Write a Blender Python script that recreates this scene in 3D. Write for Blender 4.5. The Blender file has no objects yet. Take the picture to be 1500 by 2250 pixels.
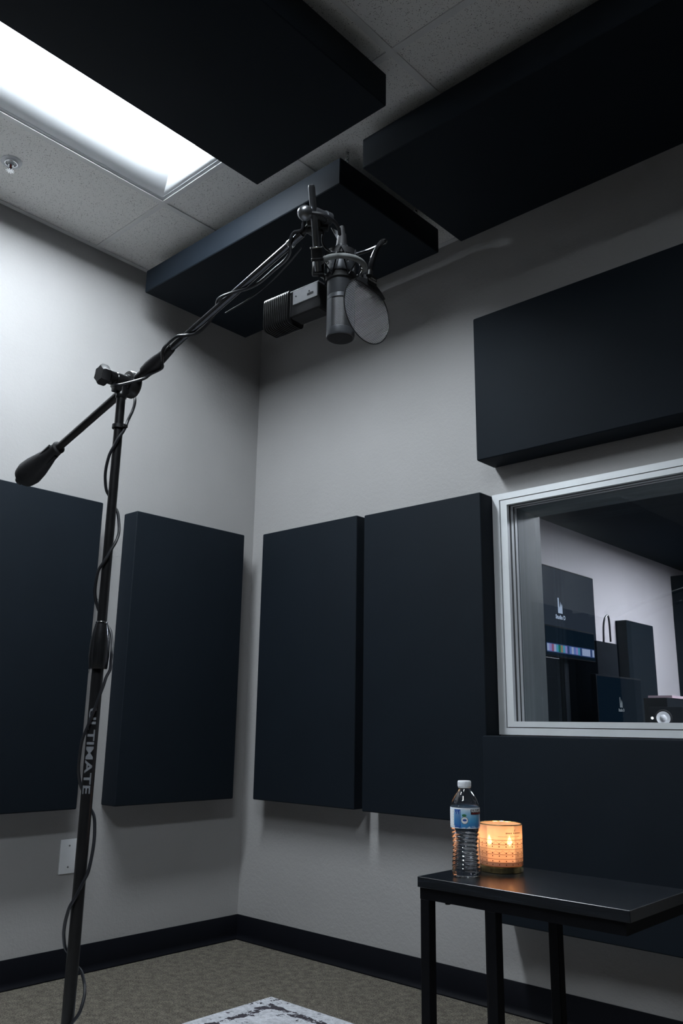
import bpy, bmesh, math, random
from mathutils import Vector, Matrix
random.seed(7)
scene = bpy.context.scene
COL = scene.collection

# ------------------------------------------------------------------ camera
CAM = Vector((3.1328, -2.7549, 0.9414))
YAW, PITCH, ROLL, FPX = 0.7423, 0.2506, 0.0152, 1833.2276
F = Vector((-math.sin(YAW)*math.cos(PITCH), math.cos(YAW)*math.cos(PITCH), math.sin(PITCH)))
R0 = Vector((math.cos(YAW), math.sin(YAW), 0.0)); U0 = R0.cross(F)
RV = R0*math.cos(ROLL) + U0*math.sin(ROLL); UV = -R0*math.sin(ROLL) + U0*math.cos(ROLL)
cd = bpy.data.cameras.new('camera'); cam = bpy.data.objects.new('camera', cd); COL.objects.link(cam)
cd.sensor_fit = 'VERTICAL'; cd.sensor_height = 36.0; cd.lens = FPX/2250*36.0
cd.clip_start = 0.05; cd.clip_end = 100
cam.matrix_world = Matrix(((RV.x, UV.x, -F.x, CAM.x), (RV.y, UV.y, -F.y, CAM.y), (RV.z, UV.z, -F.z, CAM.z), (0, 0, 0, 1)))
scene.camera = cam

# ------------------------------------------------------------------ world, exposure
w = bpy.data.worlds.new('world'); scene.world = w; w.use_nodes = True
bg = w.node_tree.nodes['Background']; bg.inputs[0].default_value = (0.5, 0.55, 0.62, 1); bg.inputs[1].default_value = 0.0
vs = scene.view_settings
vs.view_transform = 'Standard'; vs.look = 'None'; vs.gamma = 1.0; vs.exposure = 0.0; vs.use_curve_mapping = False
LAMP = 86.0          # radiance of the ceiling fixture lens
LAMP2 = 70.0         # second fixture, the same kind, out of frame above the window side
LAMPC = 78.0         # control room fixture
LIGHT_COL = (0.85, 0.935, 1.0)

# ------------------------------------------------------------------ measuring helpers (pixel of the photo + distance -> point of the room)
def ray(u, v):
    return (F + RV*((u-750)/FPX) - UV*((v-1125)/FPX)).normalized()
def at(u, v, d): return CAM + ray(u, v)*d
def on(u, v, ax, val):
    r = ray(u, v); return CAM + r*((val-CAM[ax])/r[ax])
def pj(X):
    d = Vector(X)-CAM; z = d.dot(F)
    return 750+FPX*d.dot(RV)/z, 1125-FPX*d.dot(UV)/z
def zat(x, y, v):                       # height on the vertical through (x, y) seen at row v
    lo, hi = -0.5, 3.2
    for _ in range(50):
        m = (lo+hi)/2
        if pj((x, y, m))[1] > v: lo = m
        else: hi = m
    return (lo+hi)/2
def mpp(X): return (Vector(X)-CAM).dot(F)/FPX      # metres per pixel at X

# ------------------------------------------------------------------ materials
MATS = {}
def nodes_of(name):
    m = bpy.data.materials.new(name); m.use_nodes = True; MATS[name] = m
    nt = m.node_tree; b = nt.nodes['Principled BSDF']
    return m, nt, b
def N(nt, t, **kw):
    n = nt.nodes.new(t)
    for k, v in kw.items():
        if k.startswith('i_'): n.inputs[k[2:].replace('_', ' ')].default_value = v
        else: setattr(n, k, v)
    return n
def math_n(nt, op, a, b=None, c=None):
    n = nt.nodes.new('ShaderNodeMath'); n.operation = op
    for i, x in enumerate((a, b, c)):
        if x is None: continue
        if isinstance(x, (int, float)): n.inputs[i].default_value = x
        else: nt.links.new(x, n.inputs[i])
    return n.outputs[0]
def ramp(nt, src, stops, interp='LINEAR'):
    r = nt.nodes.new('ShaderNodeValToRGB'); r.color_ramp.interpolation = interp
    cr = r.color_ramp
    while len(cr.elements) < len(stops): cr.elements.new(0.5)
    for e, (p, c) in zip(cr.elements, stops): e.position = p; e.color = (*c, 1)
    nt.links.new(src, r.inputs[0]); return r.outputs[0]
def world_pos(nt): return nt.nodes.new('ShaderNodeNewGeometry').outputs['Position']
def obj_pos(nt): return nt.nodes.new('ShaderNodeTexCoord').outputs['Object']
def noise(nt, vec, scale, detail=4, rough=.5):
    n = N(nt, 'ShaderNodeTexNoise', i_Scale=scale, i_Detail=detail, i_Roughness=rough); nt.links.new(vec, n.inputs['Vector']); return n.outputs['Fac']
def bump(nt, b, h, strength, dist):
    n = N(nt, 'ShaderNodeBump', i_Strength=strength, i_Distance=dist); nt.links.new(h, n.inputs['Height']); nt.links.new(n.outputs[0], b.inputs['Normal'])
def simple(name, col, rough=.5, metal=0.0, spec=.5, nscale=0, nbump=0, vary=.08, coat=0):
    m, nt, b = nodes_of(name)
    b.inputs['Roughness'].default_value = rough; b.inputs['Metallic'].default_value = metal
    b.inputs['Specular IOR Level'].default_value = spec; b.inputs['Coat Weight'].default_value = coat
    p = obj_pos(nt)
    f = noise(nt, p, nscale or 40, 3)
    c0 = tuple(c*(1-vary) for c in col); c1 = tuple(min(1, c*(1+vary)) for c in col)
    nt.links.new(ramp(nt, f, [(.3, c0), (.7, c1)]), b.inputs['Base Color'])
    if nbump: bump(nt, b, f, nbump, .001)
    return m
# painted drywall, orange-peel roller texture
def paint(name, col, bumpy=.35):
    m, nt, b = nodes_of(name); p = world_pos(nt)
    f = noise(nt, p, 3, 2)
    nt.links.new(ramp(nt, f, [(.2, tuple(c*.96 for c in col)), (.8, tuple(c*1.03 for c in col))]), b.inputs['Base Color'])
    b.inputs['Roughness'].default_value = .6; b.inputs['Specular IOR Level'].default_value = .35
    h = math_n(nt, 'ADD', noise(nt, p, 62, 3, .55), math_n(nt, 'MULTIPLY', noise(nt, p, 150, 2), .5))
    bump(nt, b, h, bumpy, .0035); return m
paint('wall_paint', (.33, .323, .32)); paint('wall_paint_control', (.42, .40, .42), .2)
# woven acoustic fabric
def fabric(name, col, spec=.10):
    m, nt, b = nodes_of(name); p = obj_pos(nt)
    f = noise(nt, p, 5, 3); f2 = noise(nt, p, 900, 2)
    mixf = math_n(nt, 'ADD', math_n(nt, 'MULTIPLY', f, .5), math_n(nt, 'MULTIPLY', f2, .5))
    nt.links.new(ramp(nt, mixf, [(.3, tuple(c*.85 for c in col)), (.7, tuple(c*1.15 for c in col))]), b.inputs['Base Color'])
    b.inputs['Roughness'].default_value = .68; b.inputs['Specular IOR Level'].default_value = spec
    b.inputs['Sheen Weight'].default_value = .018; b.inputs['Sheen Roughness'].default_value = .6
    b.inputs['Sheen Tint'].default_value = (.6, .75, 1, 1)
    bump(nt, b, f2, .25, .0008); return m
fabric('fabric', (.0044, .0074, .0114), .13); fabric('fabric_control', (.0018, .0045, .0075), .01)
# ceiling tile with pin holes and fissures
m, nt, b = nodes_of('tile'); p = world_pos(nt)
vo = N(nt, 'ShaderNodeTexVoronoi', i_Scale=190.0); nt.links.new(p, vo.inputs['Vector'])
cut = math_n(nt, 'MULTIPLY', noise(nt, p, 120, 2), .62)
spk = math_n(nt, 'LESS_THAN', vo.outputs['Distance'], math_n(nt, 'SUBTRACT', cut, .11))
nt.links.new(ramp(nt, spk, [(0, (.82, .81, .79)), (1, (.20, .195, .19))]), b.inputs['Base Color'])
b.inputs['Roughness'].default_value = .95; b.inputs['Specular IOR Level'].default_value = .1
bump(nt, b, math_n(nt, 'SUBTRACT', noise(nt, p, 240, 2), spk), .3, .0012)
simple('tee_white', (.74, .735, .73), .45, nscale=8)
simple('white_enamel', (.78, .80, .82), .45, nscale=6, vary=.02)
simple('flange_white', (.50, .52, .54), .4, nscale=6, vary=.02)
# carpet
m, nt, b = nodes_of('carpet'); p = world_pos(nt)
f = math_n(nt, 'ADD', math_n(nt, 'MULTIPLY', noise(nt, p, 190, 3, .7), .75), math_n(nt, 'MULTIPLY', noise(nt, p, 35, 2), .25))
nt.links.new(ramp(nt, f, [(.38, (.030, .026, .020)), (.5, (.110, .098, .078)), (.62, (.23, .205, .168))]), b.inputs['Base Color'])
b.inputs['Roughness'].default_value = 1; b.inputs['Specular IOR Level'].default_value = .05; b.inputs['Sheen Weight'].default_value = .1
bump(nt, b, noise(nt, p, 210, 2), .9, .006)
# distressed rug (pattern follows the rug's own edges: object space, origin at its far corner)
m, nt, b = nodes_of('rug'); p = obj_pos(nt)
sx = N(nt, 'ShaderNodeSeparateXYZ'); nt.links.new(p, sx.inputs[0])
ed = math_n(nt, 'MINIMUM', sx.outputs[0], math_n(nt, 'MULTIPLY', sx.outputs[1], -1))
wob = math_n(nt, 'ADD', ed, math_n(nt, 'MULTIPLY', math_n(nt, 'SUBTRACT', noise(nt, p, 22, 4), .5), .05))
band = math_n(nt, 'MULTIPLY', math_n(nt, 'ABSOLUTE', math_n(nt, 'SUBTRACT', math_n(nt, 'FRACT', math_n(nt, 'MULTIPLY', wob, 6.5)), .5)), 2)
line = math_n(nt, 'LESS_THAN', band, .22)
dis = math_n(nt, 'GREATER_THAN', noise(nt, p, 26, 6, .7), .47)
blot = math_n(nt, 'GREATER_THAN', noise(nt, p, 34, 5, .75), .60)
msk = math_n(nt, 'MAXIMUM', math_n(nt, 'MULTIPLY', line, dis), blot)
pale = ramp(nt, noise(nt, p, 60, 4, .7), [(.3, (.34, .35, .385)), (.65, (.62, .63, .67))])
mx = N(nt, 'ShaderNodeMix', data_type='RGBA'); nt.links.new(msk, mx.inputs[0]); nt.links.new(pale, mx.inputs[6]); mx.inputs[7].default_value = (.055, .05, .06, 1)
nt.links.new(mx.outputs[2], b.inputs['Base Color']); b.inputs['Roughness'].default_value = 1; b.inputs['Specular IOR Level'].default_value = .05
bump(nt, b, noise(nt, p, 320, 2), .5, .003)
simple('rubber_base', (.004, .0045, .007), .5, 0, .12, nscale=20, nbump=.1)
simple('black_metal', (.010, .010, .011), .28, 0, .55, nscale=60, vary=.2)
simple('table_black', (.003, .003, .004), .5, 0, .10, nscale=60, vary=.2)
simple('black_chrome', (.09, .092, .10), .20, .9, .5, nscale=60, vary=.1)
simple('black_plastic', (.014, .014, .015), .38, 0, .5, nscale=90, nbump=.08, vary=.15)
simple('soft_black', (.016, .016, .018), .6, 0, .4, nscale=120, nbump=.15, vary=.2)
simple('cable_rubber', (.016, .017, .021), .36, 0, .5, nscale=80, vary=.15)
simple('mic_graphite', (.075, .079, .088), .36, .45, .5, nscale=80, vary=.08)
simple('mic_foam_ring', (.22, .23, .23), .55, 0, .4, nscale=150, nbump=.1)
simple('rod_chrome', (.26, .27, .29), .30, .95, .5, nscale=60, vary=.05)
simple('fin_metal', (.05, .05, .052), .3, .7, .5, nscale=60)
simple('mic_plate', (.52, .53, .56), .38, .5, .5, nscale=90, vary=.05)
simple('chrome', (.75, .76, .78), .15, 1.0, .5, nscale=50, vary=.05)
simple('print_grey', (.20, .21, .23), .5, nscale=200)
simple('print_white', (.85, .86, .88), .5, nscale=200, vary=.03)
simple('print_black', (.015, .015, .02), .5, nscale=200)
simple('print_red', (.16, .02, .02), .5, nscale=200)
simple('print_green', (.03, .16, .06), .5, nscale=200)
simple('print_navy', (.02, .08, .33), .5, nscale=200)
simple('print_brown', (.42, .22, .13), .6, nscale=200)
simple('frame_alu', (.66, .68, .70), .38, .15, .5, nscale=12, vary=.03)
simple('frame_shadow_gap', (.02, .021, .023), .6, nscale=20)
simple('jamb_paint', (.15, .175, .18), .5, nscale=8)
simple('plate_white', (.72, .73, .75), .35, nscale=20, vary=.02)
simple('screw_grey', (.25, .25, .26), .35, .8, nscale=90)
simple('bulb_red', (.35, .02, .015), .1, nscale=90)
simple('cap_white', (.82, .84, .88), .35, nscale=100, vary=.02)
simple('gold', (.86, .66, .32), .22, 1.0, .5, nscale=30, vary=.05)
simple('wax', (.80, .60, .46), .5, nscale=30, vary=.03)
b = MATS['wax'].node_tree.nodes['Principled BSDF']; b.inputs['Subsurface Weight'].default_value = 1.0; b.inputs['Subsurface Radius'].default_value = (1, .6, .4); b.inputs['Subsurface Scale'].default_value = .03
simple('wick', (.02, .015, .01), .9, nscale=200)
simple('desk_top', (.02, .021, .024), .45, nscale=10)
simple('desk_edge', (.40, .30, .34), .5, nscale=10)
simple('speaker_black', (.005, .007, .010), .8, 0, .03, nscale=30)
simple('cone_white', (.86, .88, .90), .45, nscale=30, vary=.04)
simple('dark_ceiling', (.007, .015, .024), .9, 0, .05, nscale=5)
simple('floor_control', (.05, .05, .055), .8, nscale=30)
# black-stained wood table top
m, nt, b = nodes_of('table_wood'); p = obj_pos(nt)
mp = N(nt, 'ShaderNodeMapping'); mp.inputs['Scale'].default_value = (4, 60, 60); nt.links.new(p, mp.inputs[0])
g = noise(nt, mp.outputs[0], 3, 6, .65)
nt.links.new(ramp(nt, g, [(.3, (.003, .0035, .005)), (.55, (.006, .008, .011)), (.75, (.016, .020, .027))]), b.inputs['Base Color'])
b.inputs['Roughness'].default_value = .25; b.inputs['Specular IOR Level'].default_value = .42
bump(nt, b, g, .25, .0012)
# emitters
def emitter(name, col, s):
    m, nt, b = nodes_of(name); nt.nodes.remove(b)
    e = N(nt, 'ShaderNodeEmission'); e.inputs[0].default_value = (*col, 1); e.inputs[1].default_value = s
    nt.links.new(e.outputs[0], nt.nodes['Material Output'].inputs[0]); return m
lens_emitter = lambda name, s_: emitter(name, LIGHT_COL, s_)
lens_emitter('lamp_lens', LAMP); lens_emitter('lamp_lens_far', LAMP2); emitter('lamp_lens_control', (1.0, .94, .97), LAMPC)
emitter('flame', (1.0, .72, .36), 40.0)
emitter('screen_grey', (.030, .036, .050), 1.0); emitter('screen_navy', (.004, .010, .018), 1.0)
emitter('screen_white', (.55, .60, .75), 1.0); emitter('led_white', (1, 1, 1), 2.0); emitter('screen_grey_mark', (.22, .23, .25), 1.0)
for nme, c in dict(pink=(.45, .15, .28), cyan=(.12, .45, .65), green=(.02, .25, .16), tan=(.42, .32, .2), blue=(.2, .3, .7), violet=(.42, .35, .75), pale=(.55, .6, .85), slate=(.06, .1, .25)).items():
    emitter('icon_'+nme, c, .75)
# flat architectural glass / thin PET: transparent with a Fresnel mirror
def thin_glass(name, tint, ior=1.5, rough=0.0, boost=1.0):
    m, nt, b = nodes_of(name); nt.nodes.remove(b)
    t = N(nt, 'ShaderNodeBsdfTransparent'); t.inputs[0].default_value = (*tint, 1)
    g = N(nt, 'ShaderNodeBsdfGlossy'); g.inputs['Roughness'].default_value = rough
    fr = N(nt, 'ShaderNodeFresnel'); bf = nt.nodes.new('ShaderNodeNewGeometry').outputs['Backfacing']
    nt.links.new(math_n(nt, 'ADD', math_n(nt, 'MULTIPLY', bf, 1/ior-ior), ior), fr.inputs[0])
    fac = math_n(nt, 'MINIMUM', math_n(nt, 'MULTIPLY', fr.outputs[0], boost), 1.0)
    mx = N(nt, 'ShaderNodeMixShader'); nt.links.new(fac, mx.inputs[0]); nt.links.new(t.outputs[0], mx.inputs[1]); nt.links.new(g.outputs[0], mx.inputs[2])
    nt.links.new(mx.outputs[0], nt.nodes['Material Output'].inputs[0]); return m
thin_glass('pane_glass', (.885, .92, .94), 1.5, 0, 1.3)
thin_glass('pet', (.93, .94, .96), 1.55, .03, 1.6)
m, nt, b = nodes_of('water'); b.inputs['Base Color'].default_value = (.97, .98, 1, 1); b.inputs['Roughness'].default_value = .02
b.inputs['Transmission Weight'].default_value = 1; b.inputs['IOR'].default_value = 1.33
# bottle label: sky gradient print
m, nt, b = nodes_of('label_print'); p = obj_pos(nt)
sx = N(nt, 'ShaderNodeSeparateXYZ'); nt.links.new(p, sx.inputs[0])
zz = math_n(nt, 'ADD', math_n(nt, 'MULTIPLY', math_n(nt, 'SUBTRACT', sx.outputs[2], .110), 1/.046), math_n(nt, 'MULTIPLY', math_n(nt, 'SUBTRACT', noise(nt, p, 60, 3), .5), .35))
nt.links.new(ramp(nt, zz, [(.0, (.75, .82, .9)), (.06, (.70, .8, .9)), (.09, (.05, .22, .52)), (.35, (.08, .36, .66)), (.7, (.30, .56, .78)), (.9, (.62, .76, .88)), (.97, (.85, .9, .95))]), b.inputs['Base Color'])
b.inputs['Roughness'].default_value = .35
# candle glass: peach, lit through, printed with bands, zigzags and dots
m, nt, b = nodes_of('candle_glass'); nt.nodes.remove(b); p = obj_pos(nt)
sx = N(nt, 'ShaderNodeSeparateXYZ'); nt.links.new(p, sx.inputs[0]); Z = sx.outputs[2]
ang = math_n(nt, 'MULTIPLY', math_n(nt, 'ARCTAN2', sx.outputs[1], sx.outputs[0]), 20/(2*math.pi))
tri = math_n(nt, 'MULTIPLY', math_n(nt, 'ABSOLUTE', math_n(nt, 'SUBTRACT', math_n(nt, 'FRACT', ang), .5)), 2)
def near(src, v, w_): return math_n(nt, 'LESS_THAN', math_n(nt, 'ABSOLUTE', math_n(nt, 'SUBTRACT', src, v)), w_)
lines = None
for zv in (.0755, .0655, .055, .0435, .033, .0245, .0165):
    l = near(Z, zv, .0006); lines = l if lines is None else math_n(nt, 'MAXIMUM', lines, l)
for z0, a in ((.067, .007), (.045, .007)):
    zg = math_n(nt, 'LESS_THAN', math_n(nt, 'ABSOLUTE', math_n(nt, 'SUBTRACT', Z, math_n(nt, 'ADD', z0, math_n(nt, 'MULTIPLY', tri, a)))), .0007); lines = math_n(nt, 'MAXIMUM', lines, math_n(nt, 'MULTIPLY', zg, .55))
dots = None
for zv in (.0675, .061, .047, .040, .0285, .0205):
    d = math_n(nt, 'ADD', math_n(nt, 'POWER', math_n(nt, 'MULTIPLY', math_n(nt, 'SUBTRACT', math_n(nt, 'FRACT', ang), .5), .0165), 2), math_n(nt, 'POWER', math_n(nt, 'SUBTRACT', Z, zv), 2))
    l = math_n(nt, 'LESS_THAN', d, .0013**2); dots = l if dots is None else math_n(nt, 'MAXIMUM', dots, l)
ink = math_n(nt, 'MAXIMUM', math_n(nt, 'MULTIPLY', lines, .6), dots)
mx = N(nt, 'ShaderNodeMix', data_type='RGBA'); nt.links.new(ink, mx.inputs[0]); mx.inputs[6].default_value = (.96, .74, .60, 1); mx.inputs[7].default_value = (.16, .05, .03, 1)
tl = N(nt, 'ShaderNodeBsdfTranslucent'); df = N(nt, 'ShaderNodeBsdfDiffuse'); tr = N(nt, 'ShaderNodeBsdfTransparent'); gl = N(nt, 'ShaderNodeBsdfGlossy')
for n_ in (tl, df, tr): nt.links.new(mx.outputs[2], n_.inputs[0])
gl.inputs['Roughness'].default_value = .08
def mixs(fac, a, c):
    s = N(nt, 'ShaderNodeMixShader'); 
    if isinstance(fac, float): s.inputs[0].default_value = fac
    else: nt.links.new(fac, s.inputs[0])
    nt.links.new(a, s.inputs[1]); nt.links.new(c, s.inputs[2]); return s.outputs[0]
fr = N(nt, 'ShaderNodeFresnel'); fr.inputs[0].default_value = 1.45
sh = mixs(.30, tl.outputs[0], df.outputs[0]); sh = mixs(.36, sh, tr.outputs[0]); sh = mixs(fr.outputs[0], sh, gl.outputs[0])
nt.links.new(sh, nt.nodes['Material Output'].inputs[0])
# microphone grille mesh
m, nt, b = nodes_of('grille'); p = obj_pos(nt)
sx = N(nt, 'ShaderNodeSeparateXYZ'); nt.links.new(p, sx.inputs[0])
an = math_n(nt, 'MULTIPLY', math_n(nt, 'ARCTAN2', sx.outputs[1], sx.outputs[0]), .029)
def saw(s_, k): return math_n(nt, 'ABSOLUTE', math_n(nt, 'SUBTRACT', math_n(nt, 'FRACT', math_n(nt, 'MULTIPLY', s_, k)), .5))
a1 = saw(math_n(nt, 'ADD', an, sx.outputs[2]), 300); a2 = saw(math_n(nt, 'SUBTRACT', an, sx.outputs[2]), 300)
wire = math_n(nt, 'MAXIMUM', a1, a2)
nt.links.new(ramp(nt, wire, [(.34, (.006, .006, .007)), (.42, (.09, .092, .10))]), b.inputs['Base Color'])
b.inputs['Roughness'].default_value = .4; b.inputs['Metallic'].default_value = .4
bump(nt, b, wire, .6, .001)

# ------------------------------------------------------------------ mesh builder
class MB:
    def __init__(s): s.v = []; s.f = []
    def add(s, vs_, fs):
        o = len(s.v); s.v += [Vector(x) for x in vs_]; s.f += [tuple(i+o for i in f) for f in fs]; return s
    def box(s, a, b_, bev=0.0, seg=2):
        x0, y0, z0 = [min(p, q) for p, q in zip(a, b_)]; x1, y1, z1 = [max(p, q) for p, q in zip(a, b_)]
        if bev <= 0:
            return s.add([(x0, y0, z0), (x1, y0, z0), (x1, y1, z0), (x0, y1, z0), (x0, y0, z1), (x1, y0, z1), (x1, y1, z1), (x0, y1, z1)],
                         [(0, 3, 2, 1), (4, 5, 6, 7), (0, 1, 5, 4), (1, 2, 6, 5), (2, 3, 7, 6), (3, 0, 4, 7)])
        bm = bmesh.new(); bmesh.ops.create_cube(bm, size=1)
        for v in bm.verts: v.co = ((x0+x1)/2+v.co.x*(x1-x0), (y0+y1)/2+v.co.y*(y1-y0), (z0+z1)/2+v.co.z*(z1-z0))
        bmesh.ops.bevel(bm, geom=bm.edges[:], offset=bev, segments=seg, affect='EDGES', profile=.6)
        s.from_bm(bm); return s
    def from_bm(s, bm):
        bm.verts.index_update(); s.add([v.co.copy() for v in bm.verts], [[v.index for v in f.verts] for f in bm.faces]); bm.free()
    def obox(s, c, ax, ay, az, bev=0.0, seg=2):     # oriented box: half-axis vectors
        t = MB(); t.box((-1, -1, -1), (1, 1, 1))
        if bev > 0:
            la, lb, lc = ax.length, ay.length, az.length
            t = MB(); t.box((-la, -lb, -lc), (la, lb, lc), bev, seg)
            ax, ay, az = ax.normalized(), ay.normalized(), az.normalized()
        s.add([Vector(c)+ax*v.x+ay*v.y+az*v.z for v in t.v], t.f); return s
    def lathe(s, prof, org, axis=Vector((0, 0, 1)), n=24, caps=True, flip=False):   # prof: (radius, height)
        axis = Vector(axis).normalized(); t = axis.orthogonal().normalized()
        if abs(axis.z) > .99: t = Vector((1, 0, 0))
        b_ = axis.cross(t); o = len(s.v)
        for r, h in prof:
            for k in range(n):
                a = 2*math.pi*k/n; s.v.append(Vector(org)+axis*h+(t*math.cos(a)+b_*math.sin(a))*r)
        for i in range(len(prof)-1):
            for k in range(n):
                k2 = (k+1) % n
                s.f.append((o+i*n+k, o+i*n+k2, o+(i+1)*n+k2, o+(i+1)*n+k))
        if caps:
            if prof[0][0] > 1e-6: s.f.append(tuple(o+k for k in reversed(range(n))))
            if prof[-1][0] > 1e-6: s.f.append(tuple(o+(len(prof)-1)*n+k for k in range(n)))
        return s
    def cyl(s, a, b_, r, r2=None, n=16):
        a = Vector(a); b_ = Vector(b_); d = b_-a
        return s.lathe([(r, 0), (r if r2 is None else r2, d.length)], a, d, n)
    def tube(s, pts, r, n=8, smooth=True, closed=False):
        pts = [Vector(p) for p in pts]
        if smooth:
            q = []; L = len(pts); rng = range(L if closed else L-1)
            for i in rng:
                p0 = pts[i-1] if (i > 0 or closed) else pts[i]*2-pts[i+1]; p1 = pts[i]; p2 = pts[(i+1) % L]
                p3 = pts[(i+2) % L] if (i+2 < L or closed) else p2*2-p1
                for k in range(6):
                    t = k/6; q.append(.5*((2*p1)+(-p0+p2)*t+(2*p0-5*p1+4*p2-p3)*t*t+(-p0+3*p1-3*p2+p3)*t**3))
            if not closed: q.append(pts[-1])
            pts = q
        L = len(pts); o = len(s.v); nrm = None
        for i, p in enumerate(pts):
            if closed: d = (pts[(i+1) % L]-pts[i-1]).normalized()
            else: d = (pts[min(i+1, L-1)]-pts[max(i-1, 0)]).normalized()
            if nrm is None: nrm = d.orthogonal().normalized()
            nrm = (nrm-d*nrm.dot(d)).normalized(); bn = d.cross(nrm)
            rr = r(i/(L-1)) if callable(r) else r
            for k in range(n):
                a = 2*math.pi*k/n; s.v.append(p+(nrm*math.cos(a)+bn*math.sin(a))*rr)
        for i in range(L if closed else L-1):
            for k in range(n):
                i2 = (i+1) % L; k2 = (k+1) % n
                s.f.append((o+i*n+k, o+i*n+k2, o+i2*n+k2, o+i2*n+k))
        if not closed:
            s.f.append(tuple(o+k for k in reversed(range(n)))); s.f.append(tuple(o+(L-1)*n+k for k in range(n)))
        return s
    def torus(s, c, axis, R_, r, n=32, m_=10):
        axis = Vector(axis).normalized(); t = axis.orthogonal().normalized(); b_ = axis.cross(t)
        return s.tube([Vector(c)+(t*math.cos(2*math.pi*k/n)+b_*math.sin(2*math.pi*k/n))*R_ for k in range(n)], r, m_, False, True)
    def prism(s, poly, o, ex, ey, depth):       # flat polygon (2d) extruded along ex x ey
        ez = ex.cross(ey).normalized()*depth; n = len(poly)
        vs_ = [Vector(o)+ex*x+ey*y for x, y in poly]; vs_ += [v+ez for v in vs_]
        return s.add(vs_, [tuple(reversed(range(n))), tuple(range(n, 2*n))]+[(i, (i+1) % n, n+(i+1) % n, n+i) for i in range(n)])

ORG = {}
def link(o): COL.objects.link(o); return o
def tag(o, label=None, cat=None, group=None, kind=None):
    if label: o['label'] = label
    if cat: o['category'] = cat
    if group: o['group'] = group
    if kind: o['kind'] = kind
    return o
def empty(name, loc):
    o = link(bpy.data.objects.new(name, None)); o.location = loc; o.empty_display_size = .05; ORG[o.name] = Vector(loc); return o
def make(name, mb, mat, parent=None, org=None, smooth=True, ang=35):
    if parent is not None: g = ORG[parent.name]
    elif org is not None: g = Vector(org)
    else:
        xs = [v.x for v in mb.v]; ys = [v.y for v in mb.v]; zs = [v.z for v in mb.v]
        g = Vector(((min(xs)+max(xs))/2, (min(ys)+max(ys))/2, min(zs)))
    me = bpy.data.meshes.new(name); me.from_pydata([v-g for v in mb.v], [], mb.f)
    bm = bmesh.new(); bm.from_mesh(me); bmesh.ops.recalc_face_normals(bm, faces=bm.faces[:]); bm.to_mesh(me); bm.free()
    if smooth:
        me.polygons.foreach_set('use_smooth', [True]*len(me.polygons)); me.set_sharp_from_angle(angle=math.radians(ang))
    me.materials.append(MATS[mat]); o = link(bpy.data.objects.new(name, me))
    if parent is not None: o.parent = parent; ORG[o.name] = g
    else: o.location = g; ORG[o.name] = g
    return o
def make_at(name, me_src, parent, loc):     # another piece sharing mesh data
    o = link(bpy.data.objects.new(name, me_src.data)); o.parent = parent; o.location = loc; ORG[o.name] = ORG[parent.name]; return o
def text_geo(s, size, heavy=0.0):
    cu = bpy.data.curves.new('lettering', 'FONT'); cu.body = s; cu.size = size; cu.align_x = 'CENTER'; cu.align_y = 'CENTER'; cu.resolution_u = 3; cu.offset = heavy
    o = bpy.data.objects.new('lettering', cu); COL.objects.link(o)
    dg = bpy.context.evaluated_depsgraph_get(); ev = o.evaluated_get(dg); me = ev.to_mesh()
    vs_ = [v.co.copy() for v in me.vertices]; fs = [tuple(p.vertices) for p in me.polygons]
    ev.to_mesh_clear(); bpy.data.objects.remove(o); bpy.data.curves.remove(cu)
    bm = bmesh.new(); bvs = [bm.verts.new(v) for v in vs_]                      # finer mesh so that letters can follow a round surface
    for f in fs:
        try: bm.faces.new([bvs[i] for i in f])
        except ValueError: pass
    bmesh.ops.triangulate(bm, faces=bm.faces[:])
    for _ in range(3):
        lg = [e for e in bm.edges if e.calc_length() > size*.14]
        if not lg: break
        bmesh.ops.subdivide_edges(bm, edges=lg, cuts=1); bmesh.ops.triangulate(bm, faces=bm.faces[:])
    bm.verts.index_update(); vs_ = [v.co.copy() for v in bm.verts]; fs = [tuple(v.index for v in f.verts) for f in bm.faces]; bm.free()
    return vs_, fs

# ================================================================== SETTING
H = 3.033; WT = 0.23; XR = 5.6; YB = -6.8; XC = -0.25; YC = 8.6; XCR = 4.6; HC = 2.66
WL, WR, WB, WTOP = 1.428, 2.66, 0.918, 1.828
st = lambda o: tag(o, kind='structure')
st(make('floor', MB().box((-.12, YB-.1, -.1), (XR+.1, .05, 0)), 'carpet', org=(0, 0, 0)))
st(make('wall_left', MB().box((-.12, YB-.1, 0), (0, 0, H+.3)), 'wall_paint', org=(0, 0, 0)))
wr = MB(); wr.box((XC-.1, 0, 0), (WL+.02, WT, H+.3)); wr.box((WR-.02, 0, 0), (XR+.1, WT, H+.3)); wr.box((WL+.02, 0, 0), (WR-.02, WT, WB+.015)); wr.box((WL+.02, 0, WTOP-.015), (WR-.02, WT, H+.3))
st(make('wall_right', wr, 'wall_paint', org=(0, 0, 0)))
st(make('wall_back', MB().box((0, YB-.1, 0), (XR, YB, H+.3)), 'wall_paint', org=(0, 0, 0)))
st(make('wall_side', MB().box((XR, YB, 0), (XR+.1, 0, H+.3)), 'wall_paint', org=(0, 0, 0)))
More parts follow.
